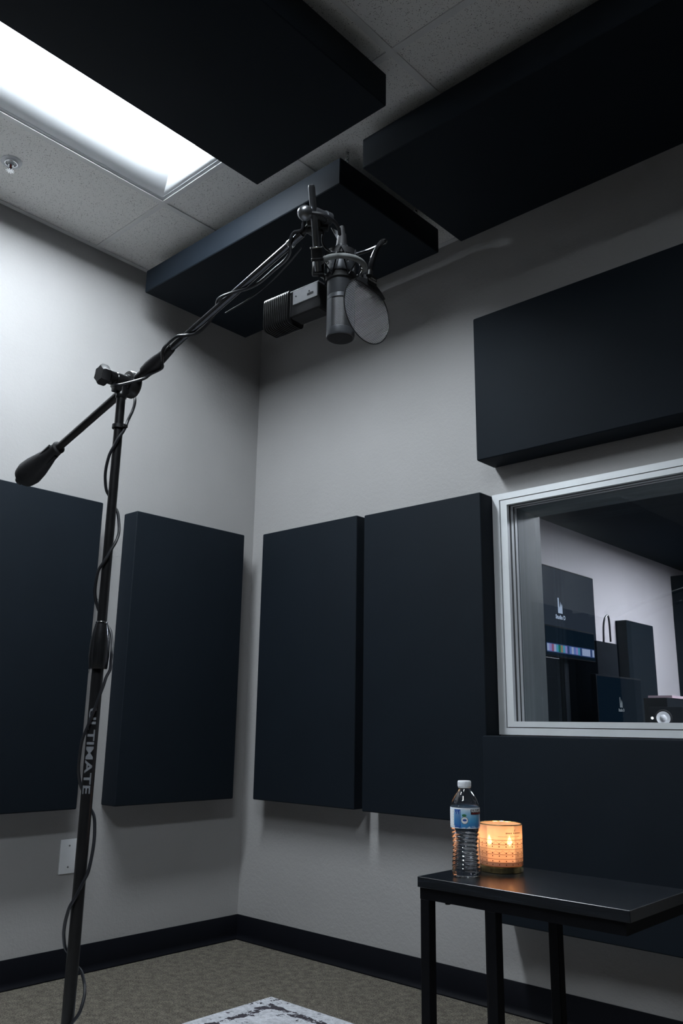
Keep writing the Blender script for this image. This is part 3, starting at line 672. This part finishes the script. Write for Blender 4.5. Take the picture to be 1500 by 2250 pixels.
# shock mount
sm = empty('shock_mount', MV(mz(612))); tag(sm, 'round elastic shock mount ring around the hanging microphone', 'shock mount')
zr = mz(590); rR = 52*MP
make('ring', MB().torus(MV(zr), UP, rR, 6.3*MP, 48, 12), 'mic_foam_ring', sm)
make('upper_band', MB().lathe([(rB*1.01, 0), (34.5*MP, .001), (34.5*MP, mz(558)-mz(572)), (rB*1.01, mz(558)-mz(572)+.001)], MV(mz(572)), UP, 36, False), 'soft_black', sm)
make('lower_band', MB().lathe([(rB*1.01, 0), (34.5*MP, .001), (34.5*MP, mz(608)-mz(622)), (rB*1.01, mz(608)-mz(622)+.001)], MV(mz(622)), UP, 36, False), 'soft_black', sm)
for k in range(6):
    a0 = math.radians(60*k+10)
    def rp(a_, r_, z): return Vector((MX+r_*math.cos(a_), MY+r_*math.sin(a_), z))
    hi_ = mz(560); lo_ = mz(618); rr_ = rR-5*MP
    make('elastic_cord', MB().tube([rp(a0-.35, rr_, zr), rp(a0, 35.5*MP, hi_), rp(a0+.35, rr_, zr)], .0017, 6, False), 'cable_rubber', sm)
    make('elastic_cord', MB().tube([rp(a0+.15, rr_, zr), rp(a0+.5, 35.5*MP, lo_), rp(a0+.85, rr_, zr)], .0017, 6, False), 'cable_rubber', sm)
    make('hook', MB().torus(rp(a0+.35, rR-7*MP, zr-.004), UP.cross(rp(a0+.35, 1, 0)-Vector((MX, MY, 0))), .0035, .0012, 12, 6), 'chrome', sm)
make('bracket', MB().obox((at(700, 592, 1.675)+MV(zr)-RH*rR)/2, RH*.012, toM*.008, UP*.014, .003), 'black_metal', sm)
# ribbed second microphone
zc = at(716, 654, 1.71).z
m2a = at(716, 654, 1.71); m2b = on(597, 702, 2, zc)
ad = (m2b-m2a); Lm = ad.length; ad.normalize(); aup = (UP-ad*UP.dot(ad)).normalized(); asd = ad.cross(aup)
asd = asd if asd.dot(toM) > 0 else -asd
rm = empty('ribbed_microphone', m2a+ad*Lm*.5-UP*.03); tag(rm, 'small box microphone with finned head and silver side plate', 'microphone')
S2 = mpp(m2a)
def capsule(c, ax_, hw_, hh_, ln, bev): return MB().obox(c, ax_*ln, asd*hw_, aup*hh_, bev, 3)
make('body', capsule(m2a+ad*(Lm*.27), ad, .020, .029, Lm*.27, .008), 'soft_black', rm)
make('head_core', capsule(m2a+ad*(Lm*.77), ad, .022, .034, Lm*.235, .012), 'soft_black', rm)
def round_rect(hw_, hh_, r_, n=5):
    p_ = []
    for cx_, cy_, a0 in ((hw_-r_, hh_-r_, 0), (-hw_+r_, hh_-r_, 90), (-hw_+r_, -hh_+r_, 180), (hw_-r_, -hh_+r_, 270)):
        for k in range(n+1): a_ = math.radians(a0+90*k/n); p_.append((cx_+r_*math.cos(a_), cy_+r_*math.sin(a_)))
    return p_
for k in range(13):
    c = m2a+ad*(Lm*(.555+.0365*k))
    make('fin', MB().prism(round_rect(.025, .037, .012), c-asd.cross(aup)*.0014, asd, aup, .0028), 'fin_metal', rm)
pl = m2a+ad*(Lm*.25)+asd*.0205+aup*.012
make('side_plate', MB().obox(pl, ad*Lm*.22, asd*.0015, aup*.015, .0008, 1), 'mic_plate', rm)
make('plate_slot', MB().obox(pl-ad*Lm*.10+asd*.0014-aup*.004, ad*.008, asd*.0006, aup*.0022), 'print_black', rm)
for s_ in (-.08, .16): make('plate_screw', MB().cyl(pl+ad*Lm*s_+asd*.001+aup*.002, pl+ad*Lm*s_+asd*.0022+aup*.002, .0018, n=10), 'print_black', rm)
make('top_rail', MB().obox(m2a+ad*(Lm*.27)+aup*.029+asd*.012, ad*Lm*.26, asd*.009, aup*.0015, .0007, 1), 'mic_plate', rm)
# pop screen
pc_ = at(806, 684, 1.60); S3 = mpp(pc_)
yw = math.radians(-46); pn = Vector((toM.x*math.cos(yw)-toM.y*math.sin(yw), toM.x*math.sin(yw)+toM.y*math.cos(yw), 0)).normalized()
if pn.dot(RV) < 0: pn = Vector((toM.x*math.cos(-yw)-toM.y*math.sin(-yw), toM.x*math.sin(-yw)+toM.y*math.cos(-yw), 0)).normalized()
ph_ = UP.cross(pn).normalized(); ph_ = ph_ if ph_.dot(RV) > 0 else -ph_
RP = .0625
pop = empty('pop_screen', pc_-UP*RP); tag(pop, 'oval-looking metal louvre pop screen clipped in front of the microphone', 'pop filter')
make('rim', MB().torus(pc_, pn, RP, .0012, 56, 8), 'black_metal', pop)
mb = MB(); nl = 48; sr = math.radians(40); SU = UP*math.cos(sr)-ph_*math.sin(sr); SH = ph_*math.cos(sr)+UP*math.sin(sr)
for k in range(nl):
    yv = -RP+2*RP*(k+.5)/nl; hw_ = math.sqrt(max(1e-6, RP*RP-yv*yv))
    mb.obox(pc_+SU*yv, SH*hw_, (SU*.8+pn*.6).normalized()*.00062, (pn*.8-SU*.6).normalized()*.00025)
s_ = make('louvre_screen', mb, 'mic_plate', pop, smooth=False); s_['kind'] = 'stuff'
# clamp wing over the top edge, with its name in two lines
arc = []; arc2 = []
for k in range(13):
    a_ = math.radians(50+80*k/12-8); arc.append((math.cos(a_)*(RP+.0015), math.sin(a_)*(RP+.0015))); arc2.append((math.cos(a_)*(RP-.010*math.sin(math.pi*k/12)-.003), math.sin(a_)*(RP-.010*math.sin(math.pi*k/12)-.003)))
make('clip', MB().prism(arc+list(reversed(arc2)), pc_-pn*.004, ph_, UP, .008), 'soft_black', pop, smooth=False)
make('clip_block', MB().obox(pc_+UP*(RP+.004)+ph_*.008, ph_*.013, pn*.006, UP*.010, .002), 'soft_black', pop)
lt = MB()
for s_, dy in (('STEDMAN', .0062), ('PROSCREEN', .0010)):
    vs_, fs = text_geo(s_, .0052, .0001); lt.add([pc_+UP*(RP+dy+v.y)+ph_*(.008+v.x*.8)+pn*.0064 for v in vs_], fs)
tag(make('lettering', lt, 'print_white', pop, smooth=False), 'tiny white two-line lettering on the clip')
make('gooseneck', MB().tube([pc_+UP*(RP+.012)+ph_*.006, at(813, 590, 1.63), at(822, 560, 1.64), at(836, 535, 1.65), at(845, 530, 1.68), at(836, 537, 1.71), at(812, 549, 1.71), at(778, 560, 1.70)], lambda s_: .0050 if s_ < .62 else .0034, 10), 'black_chrome', pop)
make('gooseneck_ferrule', MB().cyl(at(812, 596, 1.625), at(811, 606, 1.62), .0062, n=14).cyl(at(811, 600, 1.63), at(800, 606, 1.66), .006, n=12), 'black_metal', pop)
tag(make('loose_lead', MB().tube([at(711, 510, 1.70), at(708, 522, 1.70), at(709, 535, 1.70), at(716, 546, 1.70), at(728, 553, 1.69), at(740, 556, 1.69)], .0022, 8), 'cable_rubber'), 'short looped lead between the clamp and the shock mount', 'cable')

# ================================================================== side table
TS = .78
def tp(x, y, z): return CAM+(Vector((x, y, z))-CAM)*TS
A = tp(1.546, -.6764, .5215); B = tp(2.1838, -.2964, .5215); tz = A.z
tb = empty('side_table', ((A.x+B.x)/2, (A.y+B.y)/2, RZ)); tag(tb, 'narrow black C-shaped side table holding the bottle and candle', 'table')
make('table_top', MB().box((A.x, A.y, tz-.022), (B.x, B.y, tz), .0008, 1), 'table_wood', tb)
q = .025; xm = 2.083
fr_ = MB()
fr_.box((A.x+.003, A.y+.006, tz-.047), (B.x-.012, A.y+.006+q, tz-.022)); fr_.box((A.x+.003, B.y-.006-q, tz-.047), (B.x-.012, B.y-.006, tz-.022))
fr_.box((A.x+.003, A.y+.031, tz-.047), (A.x+.028, B.y-.031, tz-.022)); fr_.box((B.x-.037, A.y+.031, tz-.047), (B.x-.012, B.y-.031, tz-.022))
make('apron_frame', fr_, 'table_black', tb, smooth=False)
for x in (A.x+.003, xm-q/2):
    for y in (A.y+.006, B.y-.006-q):
        make('leg', MB().box((x, y, RZ), (x+q, y+q, tz-.0465), .0015, 1), 'table_black', tb)
br_ = MB()
for y in (A.y+.006, B.y-.006-q): br_.box((A.x+.028, y, RZ), (xm-q/2, y+q, RZ+q))
for x in (A.x+.003, xm-q/2): br_.box((x, A.y+.031, RZ), (x+q, B.y-.031, RZ+q))
make('base_rail', br_, 'table_black', tb, smooth=False)
make('fixing_screw', MB().cyl((A.x+.07, A.y+.018, tz-.051), (A.x+.07, A.y+.018, tz-.046), .006, n=12), 'table_black', tb)
# ------------------------------------------------------------------ water bottle
bc = on(1024, 1926, 2, tz); bc.z = tz
bot = empty('water_bottle', bc); tag(bot, 'clear plastic water bottle with blue label and white cap', 'bottle')
RB = .0345
def prof_bottle(sh):
    p = [(.018, .004), (.028, .0), (.0325, .003), (RB-.001, .010)]
    z = .014; k = 0
    while z < .104:                       # ribbed waist
        wst = RB-.0028*math.exp(-((z-.065)/.028)**2)
        p += [(wst, z), (wst-.0016, z+.0045)]; z += .009; k += 1
    p += [(RB, .107), (RB, .158), (RB-.0008, .163), (RB-.004, .172), (RB-.0105, .183), (RB-.0175, .192), (RB-.0205, .197), (.0125, .200), (.0125, .206)]
    return [(max(r-sh, .0005), z) for r, z in p]
def wavy(prof, n=56):                   # lathe whose rib waist undulates around the bottle
    fine = []
    for (r0, z0), (r1, z1) in zip(prof, prof[1:]):
        m_ = max(1, int(abs(z1-z0)/.0011))
        for k in range(m_): fine.append((r0+(r1-r0)*k/m_, z0+(z1-z0)*k/m_))
    fine.append(prof[-1]); mb = MB()
    for r_, z in fine:
        amp = max(0.0, min(1.0, (z-.012)/.008, (.104-z)/.006))
        for k in range(n):
            a_ = 2*math.pi*k/n
            rib = -.0011*amp*(1+math.sin(2*math.pi*(z+.0035*math.sin(2*a_+1.1)+.0012*math.sin(5*a_))/.0092))
            ft = -.0016*max(0.0, 1-z/.014)*(.5+.5*math.cos(5*a_))
            sh = -.0009*max(0.0, min(1.0, (z-.160)/.01, (.196-z)/.01))*(.5+.5*math.cos(7*a_))
            rr = max(r_+(rib+ft+sh if r_ > .012 else 0), .0004); mb.v.append(bc+Vector((rr*math.cos(a_), rr*math.sin(a_), z)))
    for i_ in range(len(fine)-1):
        for k in range(n): mb.f.append((i_*n+k, i_*n+(k+1) % n, (i_+1)*n+(k+1) % n, (i_+1)*n+k))
    mb.f.append(tuple(reversed(range(n)))); mb.f.append(tuple((len(fine)-1)*n+k for k in range(n))); return mb
def shell(d):
    return [(r_-d, z) for r_, z in ((.018, .004), (.028, .0), (.0325, .003), (RB-.001, .010), (RB-.0012, .030), (RB-.0032, .055), (RB-.0032, .075), (RB-.0010, .098), (RB, .107), (RB, .158), (RB-.0008, .163), (RB-.004, .172), (RB-.0105, .183), (RB-.0175, .192), (RB-.0205, .197), (.0125, .200), (.0125, .206))]
make('bottle_body', wavy(shell(0)), 'pet', bot, ang=85)
wp = [(.0006, .0052)]+[(r_, max(z, .0015)+(.004 if z < .001 else 0)) for r_, z in shell(.0012) if z < .160]+[(RB-.0018, .1605), (.0006, .1605)]
make('water', wavy(wp), 'water', bot, ang=85)
lb = make('label', MB().lathe([(RB+.0005, .110), (RB+.0005, .156)], bc, UP, 48, False), 'label_print', bot)
cp = MB().lathe([(.0155, .2015), (.0158, .203), (.0158, .2145), (.0150, .2160), (.0001, .2162)], bc, UP, 36)
cp_o = make('cap', cp, 'cap_white', bot)
rg = MB()
for k in range(36):
    a_ = 2*math.pi*k/36; d = Vector((math.cos(a_), math.sin(a_), 0)); rg.obox(bc+d*.0159+UP*.2085, d*.0004, Vector((-d.y, d.x, 0))*.0006, UP*.005)
make('cap_rib', rg, 'cap_white', cp_o, smooth=False)
make('neck_ring', MB().torus(bc+UP*.2008, UP, .0142, .0012, 28, 8), 'cap_white', bot)
bto = math.atan2(CAM.y-bc.y, CAM.x-bc.x)
def on_label(x, z, lift=.0012): a_ = bto+x/RB; return bc+Vector(((RB+lift)*math.cos(a_), (RB+lift)*math.sin(a_), z))
def label_patch(name, x0, x1, z0, z1, mat, lift):
    mb = MB(); n = 8; vs_ = []
    for k in range(n+1): x = x0+(x1-x0)*k/n; vs_ += [on_label(x, z0, lift), on_label(x, z1, lift)]
    return make(name, mb.add(vs_, [(2*k, 2*k+2, 2*k+3, 2*k+1) for k in range(n)]), mat, lb)
label_patch('print_block', .0135, .062, .1415, .1535, 'print_black', .0009)
label_patch('print_stripe', .016, .062, .1420, .1455, 'print_red', .0011)
vs_, fs = text_geo('KIRKLAND', .0095, .0002); x0 = min(v.x for v in vs_)
make('lettering', MB().add([on_label(.0155+(v.x-x0)*.82, .1497+v.y, .0012) for v in vs_], fs), 'print_white', lb, smooth=False)
label_patch('print_block', -.0265, -.0105, .1125, .1525, 'print_navy', .0009)
pr_ = MB()
for k in range(7):
    x = -.0255+.0021*k; z1_ = .150-.004*(k % 3); vs_ = [on_label(x, .115, .0012), on_label(x+.0008, .115, .0012), on_label(x+.0008, z1_, .0012), on_label(x, z1_, .0012)]; pr_.add(vs_, [(0, 1, 2, 3)])
make('fine_print', pr_, 'label_print', lb, smooth=False)
label_patch('print_block', -.050, -.0285, .1135, .1510, 'print_white', .0009)
fac = MB()
for k in range(6):
    z1_ = .1165+.0058*k; fac.add([on_label(-.0485, z1_, .0012), on_label(-.0305, z1_, .0012), on_label(-.0305, z1_+.0012, .0012), on_label(-.0485, z1_+.0012, .0012)], [(0, 1, 2, 3)])
make('fine_print', fac, 'print_navy', lb, smooth=False)
def disc(cx_, cz_, r_, lift, n=20, sx_=1, sz_=1): return MB().add([on_label(cx_+r_*sx_*math.cos(2*math.pi*k/n), cz_+r_*sz_*math.sin(2*math.pi*k/n), lift) for k in range(n)], [tuple(range(n))])
make('emblem', disc(-.001, .1285, .0085, .0009), 'print_grey', lb, smooth=False); make('emblem', disc(-.001, .1285, .0074, .0012), 'print_white', lb, smooth=False)
make('emblem_mark', disc(-.001, .1290, .0032, .0014, 12, 1.5, .8), 'print_navy', lb, smooth=False)
make('leaf_mark', disc(-.002, .1395, .0052, .0013, 12, 1, .55), 'print_green', lb, smooth=False)
vs_, fs = text_geo('16.9 FL', .0036); make('lettering', MB().add([on_label(.020+v.x, .1145+v.y, .0012) for v in vs_], fs), 'print_white', lb, smooth=False)
bot.scale = (.96, .96, .96)
# ------------------------------------------------------------------ candle
cc = on(1102, 1913, 2, tz); cc.z = tz
cn = empty('jar_candle', cc); tag(cn, 'lit peach glass jar candle with printed bands and gold base', 'candle')
RC = .0525
make('gold_base', MB().lathe([(RC-.002, 0), (RC-.0005, .001), (RC-.0005, .0125), (RC+.001, .0135), (RC+.001, .0155), (RC-.001, .016)], cc, UP, 56), 'gold', cn)
make('glass_jar', MB().lathe([(RC, .016), (RC, .107), (RC-.0004, .109), (RC-.0024, .109), (RC-.0028, .107), (RC-.0028, .020)], cc, UP, 64, False), 'candle_glass', cn)
make('rim', MB().torus(cc+UP*.109, UP, RC-.0014, .0013, 56, 8), 'gold', cn)
make('wax', MB().lathe([(.0001, .017), (RC-.003, .017), (RC-.003, .026), (RC-.006, .024), (.0001, .0235)], cc, UP, 48, False), 'wax', cn)
gp = Vector((CAM.x-cc.x, CAM.y-cc.y, 0)).normalized(); gr = Vector((-gp.y, gp.x, 0)); gr = gr if gr.dot(RV) > 0 else -gr
for k, (ox, oy) in enumerate(((-.028, .004), (.021, .006))):
    fp = cc+gr*ox+gp*oy
    make('wick', MB().cyl(fp+UP*.023, fp+UP*.060, .0009, n=6), 'wick', cn)
    make('flame', MB().lathe([(.0005, .058), (.0052, .0615), (.0064, .066), (.0048, .072), (.0018, .078), (.0003, .082)], fp, UP, 12), 'flame', cn)
    ld = bpy.data.lights.new('flame_light', 'POINT'); ld.energy = .09; ld.color = (1.0, .64, .32); ld.shadow_soft_size = .006
    lo_ = link(bpy.data.objects.new('flame_light', ld)); lo_.parent = cn; lo_.location = fp-cc+UP*.088
def on_jar(x, z): a_ = math.atan2(gp.y, gp.x)+x/RC; return cc+Vector(((RC+.0004)*math.cos(a_), (RC+.0004)*math.sin(a_), z))
jp = MB()
for z1_, xs_ in ((.0905, [(.012+.0042*k, .0030) for k in range(4)]+[(.031+.004*k, .0028) for k in range(6)]), (.0835, [(-.006+.0042*k, .0034) for k in range(14)])):
    for x, wd in xs_:
        hgt = .0024 if z1_ > .09 else .0008
        jp.add([on_jar(x, z1_), on_jar(x+wd, z1_), on_jar(x+wd, z1_+hgt), on_jar(x, z1_+hgt)], [(0, 1, 2, 3)])
jp.add([on_jar(.0335, .0955), on_jar(.035, .0955), on_jar(.0385, .1005), on_jar(.036, .1000)], [(0, 1, 2, 3)])
make('jar_print', jp, 'print_brown', cn, smooth=False)
cn.scale = (.97, .97, .97)

# ================================================================== control room furnishings
XM = .40
def LOGO(o, ex, ey, s_, d):
    mb = MB(); n_ = .06
    mb.prism([(-.5, -.5), (.5, -.5), (.5, .35), (.36, .62), (.26, .1), (.12, .82), (-.05, .05), (-.2, .3), (-.24, 1.2), (-.48, 1.2)], o, ex*s_, ey*s_, d)
    return mb
def screen(name, x, y0, y1, z0, z1, mat, label, logo_c, logo_s, mark, text, bez=.012):
    t = empty(name, (x-.03, (y0+y1)/2, z0)); tag(t, label, 'monitor')
    make('housing', MB().box((x-.045, y0-bez, z0-bez), (x-.002, y1+bez, z1+bez), .006, 2), 'speaker_black', t)
    make('display', MB().box((x-.004, y0, z0), (x, y1, z1)), mat, t, smooth=False)
    EX, EY = Vector((0, 1, 0)), Vector((0, 0, 1))
    if logo_c:
        mb = LOGO(Vector((x+.0005, *logo_c)), EX, EY, logo_s, .001)
        vs_, fs = text_geo(text, logo_s*.62, .002); mb.add([Vector((x+.0012, logo_c[0]+v.x, logo_c[1]-logo_s*.95+v.y)) for v in vs_], fs)
        tag(make('logo', mb, mark, t, smooth=False), 'spiked emblem over the words '+text)
    return t
tvx = XC+.06
lc = on(1230, 1338, 0, tvx); tl = on(1197, 1243, 0, tvx); tr_ = on(1301, 1271, 0, tvx)
screen('wall_television', tvx, tr_.y-1.21, tr_.y, tl.z-.68, tl.z, 'screen_grey', 'large dark television on the control room wall showing a white emblem', (lc.y, lc.z), .075, 'screen_white', 'Studio D')
ml, mr_ = on(1200, 1430, 0, XM), on(1306, 1432, 0, XM); mt, mbm = on(1250, 1400, 0, XM).z, on(1300, 1451, 0, XM).z
m1 = screen('desk_monitor', XM, ml.y, mr_.y, mbm, mt+.05, 'screen_navy', 'desk monitor with a bright strip of coloured icons along its bottom', None, 0, '', '')
zs = on(1254, 1429, 0, XM).z; icons = ['pale', 'violet', 'pink', 'pale', 'cyan', 'green', 'tan', 'cyan', 'violet', 'slate', 'blue', 'pale', 'blue', 'violet', 'cyan', 'slate', 'pale', 'pale', 'pale', 'pale', 'slate', 'pale']
iw = (mr_.y-ml.y-.02)/len(icons); make('icon_bar', MB().box((XM, ml.y+.008, zs-.030), (XM+.0006, mr_.y-.008, zs+.030)), 'icon_slate', m1, smooth=False)
for k, c in enumerate(icons):
    y_ = ml.y+.010+iw*k; make('icon', MB().box((XM+.0006, y_+.001, zs-.024), (XM+.0014, y_+iw-.001, zs+.024)), 'icon_'+c, m1, smooth=False)
make('monitor_stand', MB().box((XM-.08, (ml.y+mr_.y)/2-.03, .76), (XM-.045, (ml.y+mr_.y)/2+.03, mbm+.1)).box((XM-.16, (ml.y+mr_.y)/2-.13, .75), (XM+.02, (ml.y+mr_.y)/2+.13, .762)), 'speaker_black', m1, smooth=False)
nl_, nr_ = on(1314, 1530, 0, XM+.1), on(1409, 1530, 0, XM+.1); nt_ = on(1360, 1490, 0, XM+.1).z; lc = on(1364, 1548, 0, XM+.1)
m2 = screen('desk_monitor', XM+.1, nl_.y, nr_.y, .80, nt_, 'screen_navy', 'black desk monitor showing a small grey emblem', (lc.y, lc.z), .042, 'screen_grey_mark', 'Studio D')
make('monitor_stand', MB().box((XM+.02, (nl_.y+nr_.y)/2-.03, .76), (XM+.055, (nl_.y+nr_.y)/2+.03, 1.0)).box((XM-.06, (nl_.y+nr_.y)/2-.13, .75), (XM+.12, (nl_.y+nr_.y)/2+.13, .762)), 'speaker_black', m2, smooth=False)
pa, pb = on(1375, 1362, 0, XC+.11), on(1434, 1377, 0, XC+.11)
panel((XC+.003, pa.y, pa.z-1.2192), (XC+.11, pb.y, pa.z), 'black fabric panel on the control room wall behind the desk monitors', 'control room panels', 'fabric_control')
pa = on(1472, 1266, 0, XC+.003)
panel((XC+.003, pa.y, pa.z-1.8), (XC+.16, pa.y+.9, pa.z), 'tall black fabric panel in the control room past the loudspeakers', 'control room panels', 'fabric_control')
# desk with raised shelf
DX0, DX1, DY0, DY1 = XC+.22, XM+.45, 1.9, 6.2
dk = empty('mixing_desk', ((DX0+DX1)/2, 4.0, 0)); tag(dk, 'long dark mixing desk along the control room wall', 'desk')
make('desk_top', MB().box((DX0, DY0, .71), (DX1, DY1, .75), .004, 1), 'desk_top', dk)
for y in (DY0+.05, 4.0, DY1-.1): make('desk_leg', MB().box((DX0+.05, y, 0), (DX1-.1, y+.05, .71)), 'desk_top', dk, smooth=False)
# loudspeakers
sc_ = on(1457, 1578, 0, XM+.1); AX = Vector((CAM.x-sc_.x, CAM.y-sc_.y, 0)).normalized(); SX = Vector((-AX.y, AX.x, 0)); SX = SX if SX.dot(RV) > 0 else -SX
ps = mpp(sc_); r_ = 14.5*ps; ct = zat(sc_.x, sc_.y, 1553); hh_ = (ct-.75)/2
t = empty('loudspeaker', (sc_.x, sc_.y, .75)); tag(t, 'black loudspeaker with a bright white cone on the desk', 'loudspeaker')
make('cabinet', MB().obox(Vector((sc_.x, sc_.y, .75+hh_))+SX*6*ps-AX*.12, SX*35*ps, AX*.12, UP*hh_, .006), 'speaker_black', t)
cz3 = sc_+AX*.001
make('surround', MB().torus(cz3, AX, r_*1.14, r_*.15, 36, 8), 'soft_black', t)
make('cone', MB().lathe([(r_, .010), (r_*.55, .003), (r_*.5, .003)], cz3, AX, 36, False), 'cone_white', t)
make('dust_cap', MB().lathe([(r_*.52, .003), (r_*.4, .012), (r_*.2, .018), (.0005, .020)], cz3, AX, 28, False), 'cone_white', t)
l_ = sc_-SX*23*ps; make('power_light', MB().cyl(l_, l_+AX*.006, 3.0*ps, n=14), 'led_white', t)
u0 = on(1466, 1552, 0, XM-.05); u1 = on(1466, 1533, 0, XM-.05)
t = empty('equipment_box', (XM-.15, u0.y+.3, .75)); tag(t, 'dark equipment box with a pink top edge above the loudspeaker', 'equipment')
make('case', MB().box((XM-.25, u0.y, .75), (XM-.05, u0.y+.6, u1.z), .004, 1), 'speaker_black', t); make('top_edge', MB().box((XM-.25, u0.y+.10, u1.z), (XM-.045, u0.y+.6, u1.z+.022)), 'desk_edge', t, smooth=False)
ra, rb_ = on(1186, 1460, 0, XM-.2), on(1318, 1460, 0, XM-.2)
t = empty('rack_cabinet', (XC+.1, (ra.y+rb_.y)/2, .755)); tag(t, 'dark rack cabinet below the coloured icon strip', 'cabinet')
make('case', MB().box((XC+.03, ra.y, .755), (XC+.19, rb_.y, ra.z+.10), .006, 1), 'speaker_black', t)
make('door', MB().box((XC+.19, ra.y+.03, .78), (XC+.205, (ra.y+rb_.y)/2-.02, ra.z-.04), .003, 1), 'speaker_black', t)
make('door', MB().box((XC+.19, (ra.y+rb_.y)/2+.02, .78), (XC+.205, rb_.y-.03, ra.z-.04), .003, 1), 'speaker_black', t)
zl_ = on(1235, 1545, 0, XC+.206).z; make('shelf_edge', MB().box((XC+.205, ra.y+.12, zl_-.008), (XC+.209, (ra.y+rb_.y)/2+.02, zl_+.008)), 'frame_alu', t, smooth=False)
ba, bb = on(1310, 1407, 0, XM-.15), on(1345, 1560, 0, XM-.15)
tag(make('equipment_case', MB().box((XM-.4, ba.y, .75), (XM-.15, ba.y+.36, ba.z), .008, 2), 'speaker_black'), 'dark squat equipment case between the television and wall panel', 'equipment')
hp = on(1328, 1408, 0, XM-.25)
tag(make('bent_cable', MB().tube([hp+Vector((0, -.02, -.02)), hp+Vector((0, 0, .13)), hp+Vector((0, .05, .20)), hp+Vector((0, .10, .19)), hp+Vector((0, .11, .0))], .008, 8), 'cable_rubber'), 'bent black cable standing out of the equipment case', 'cable')
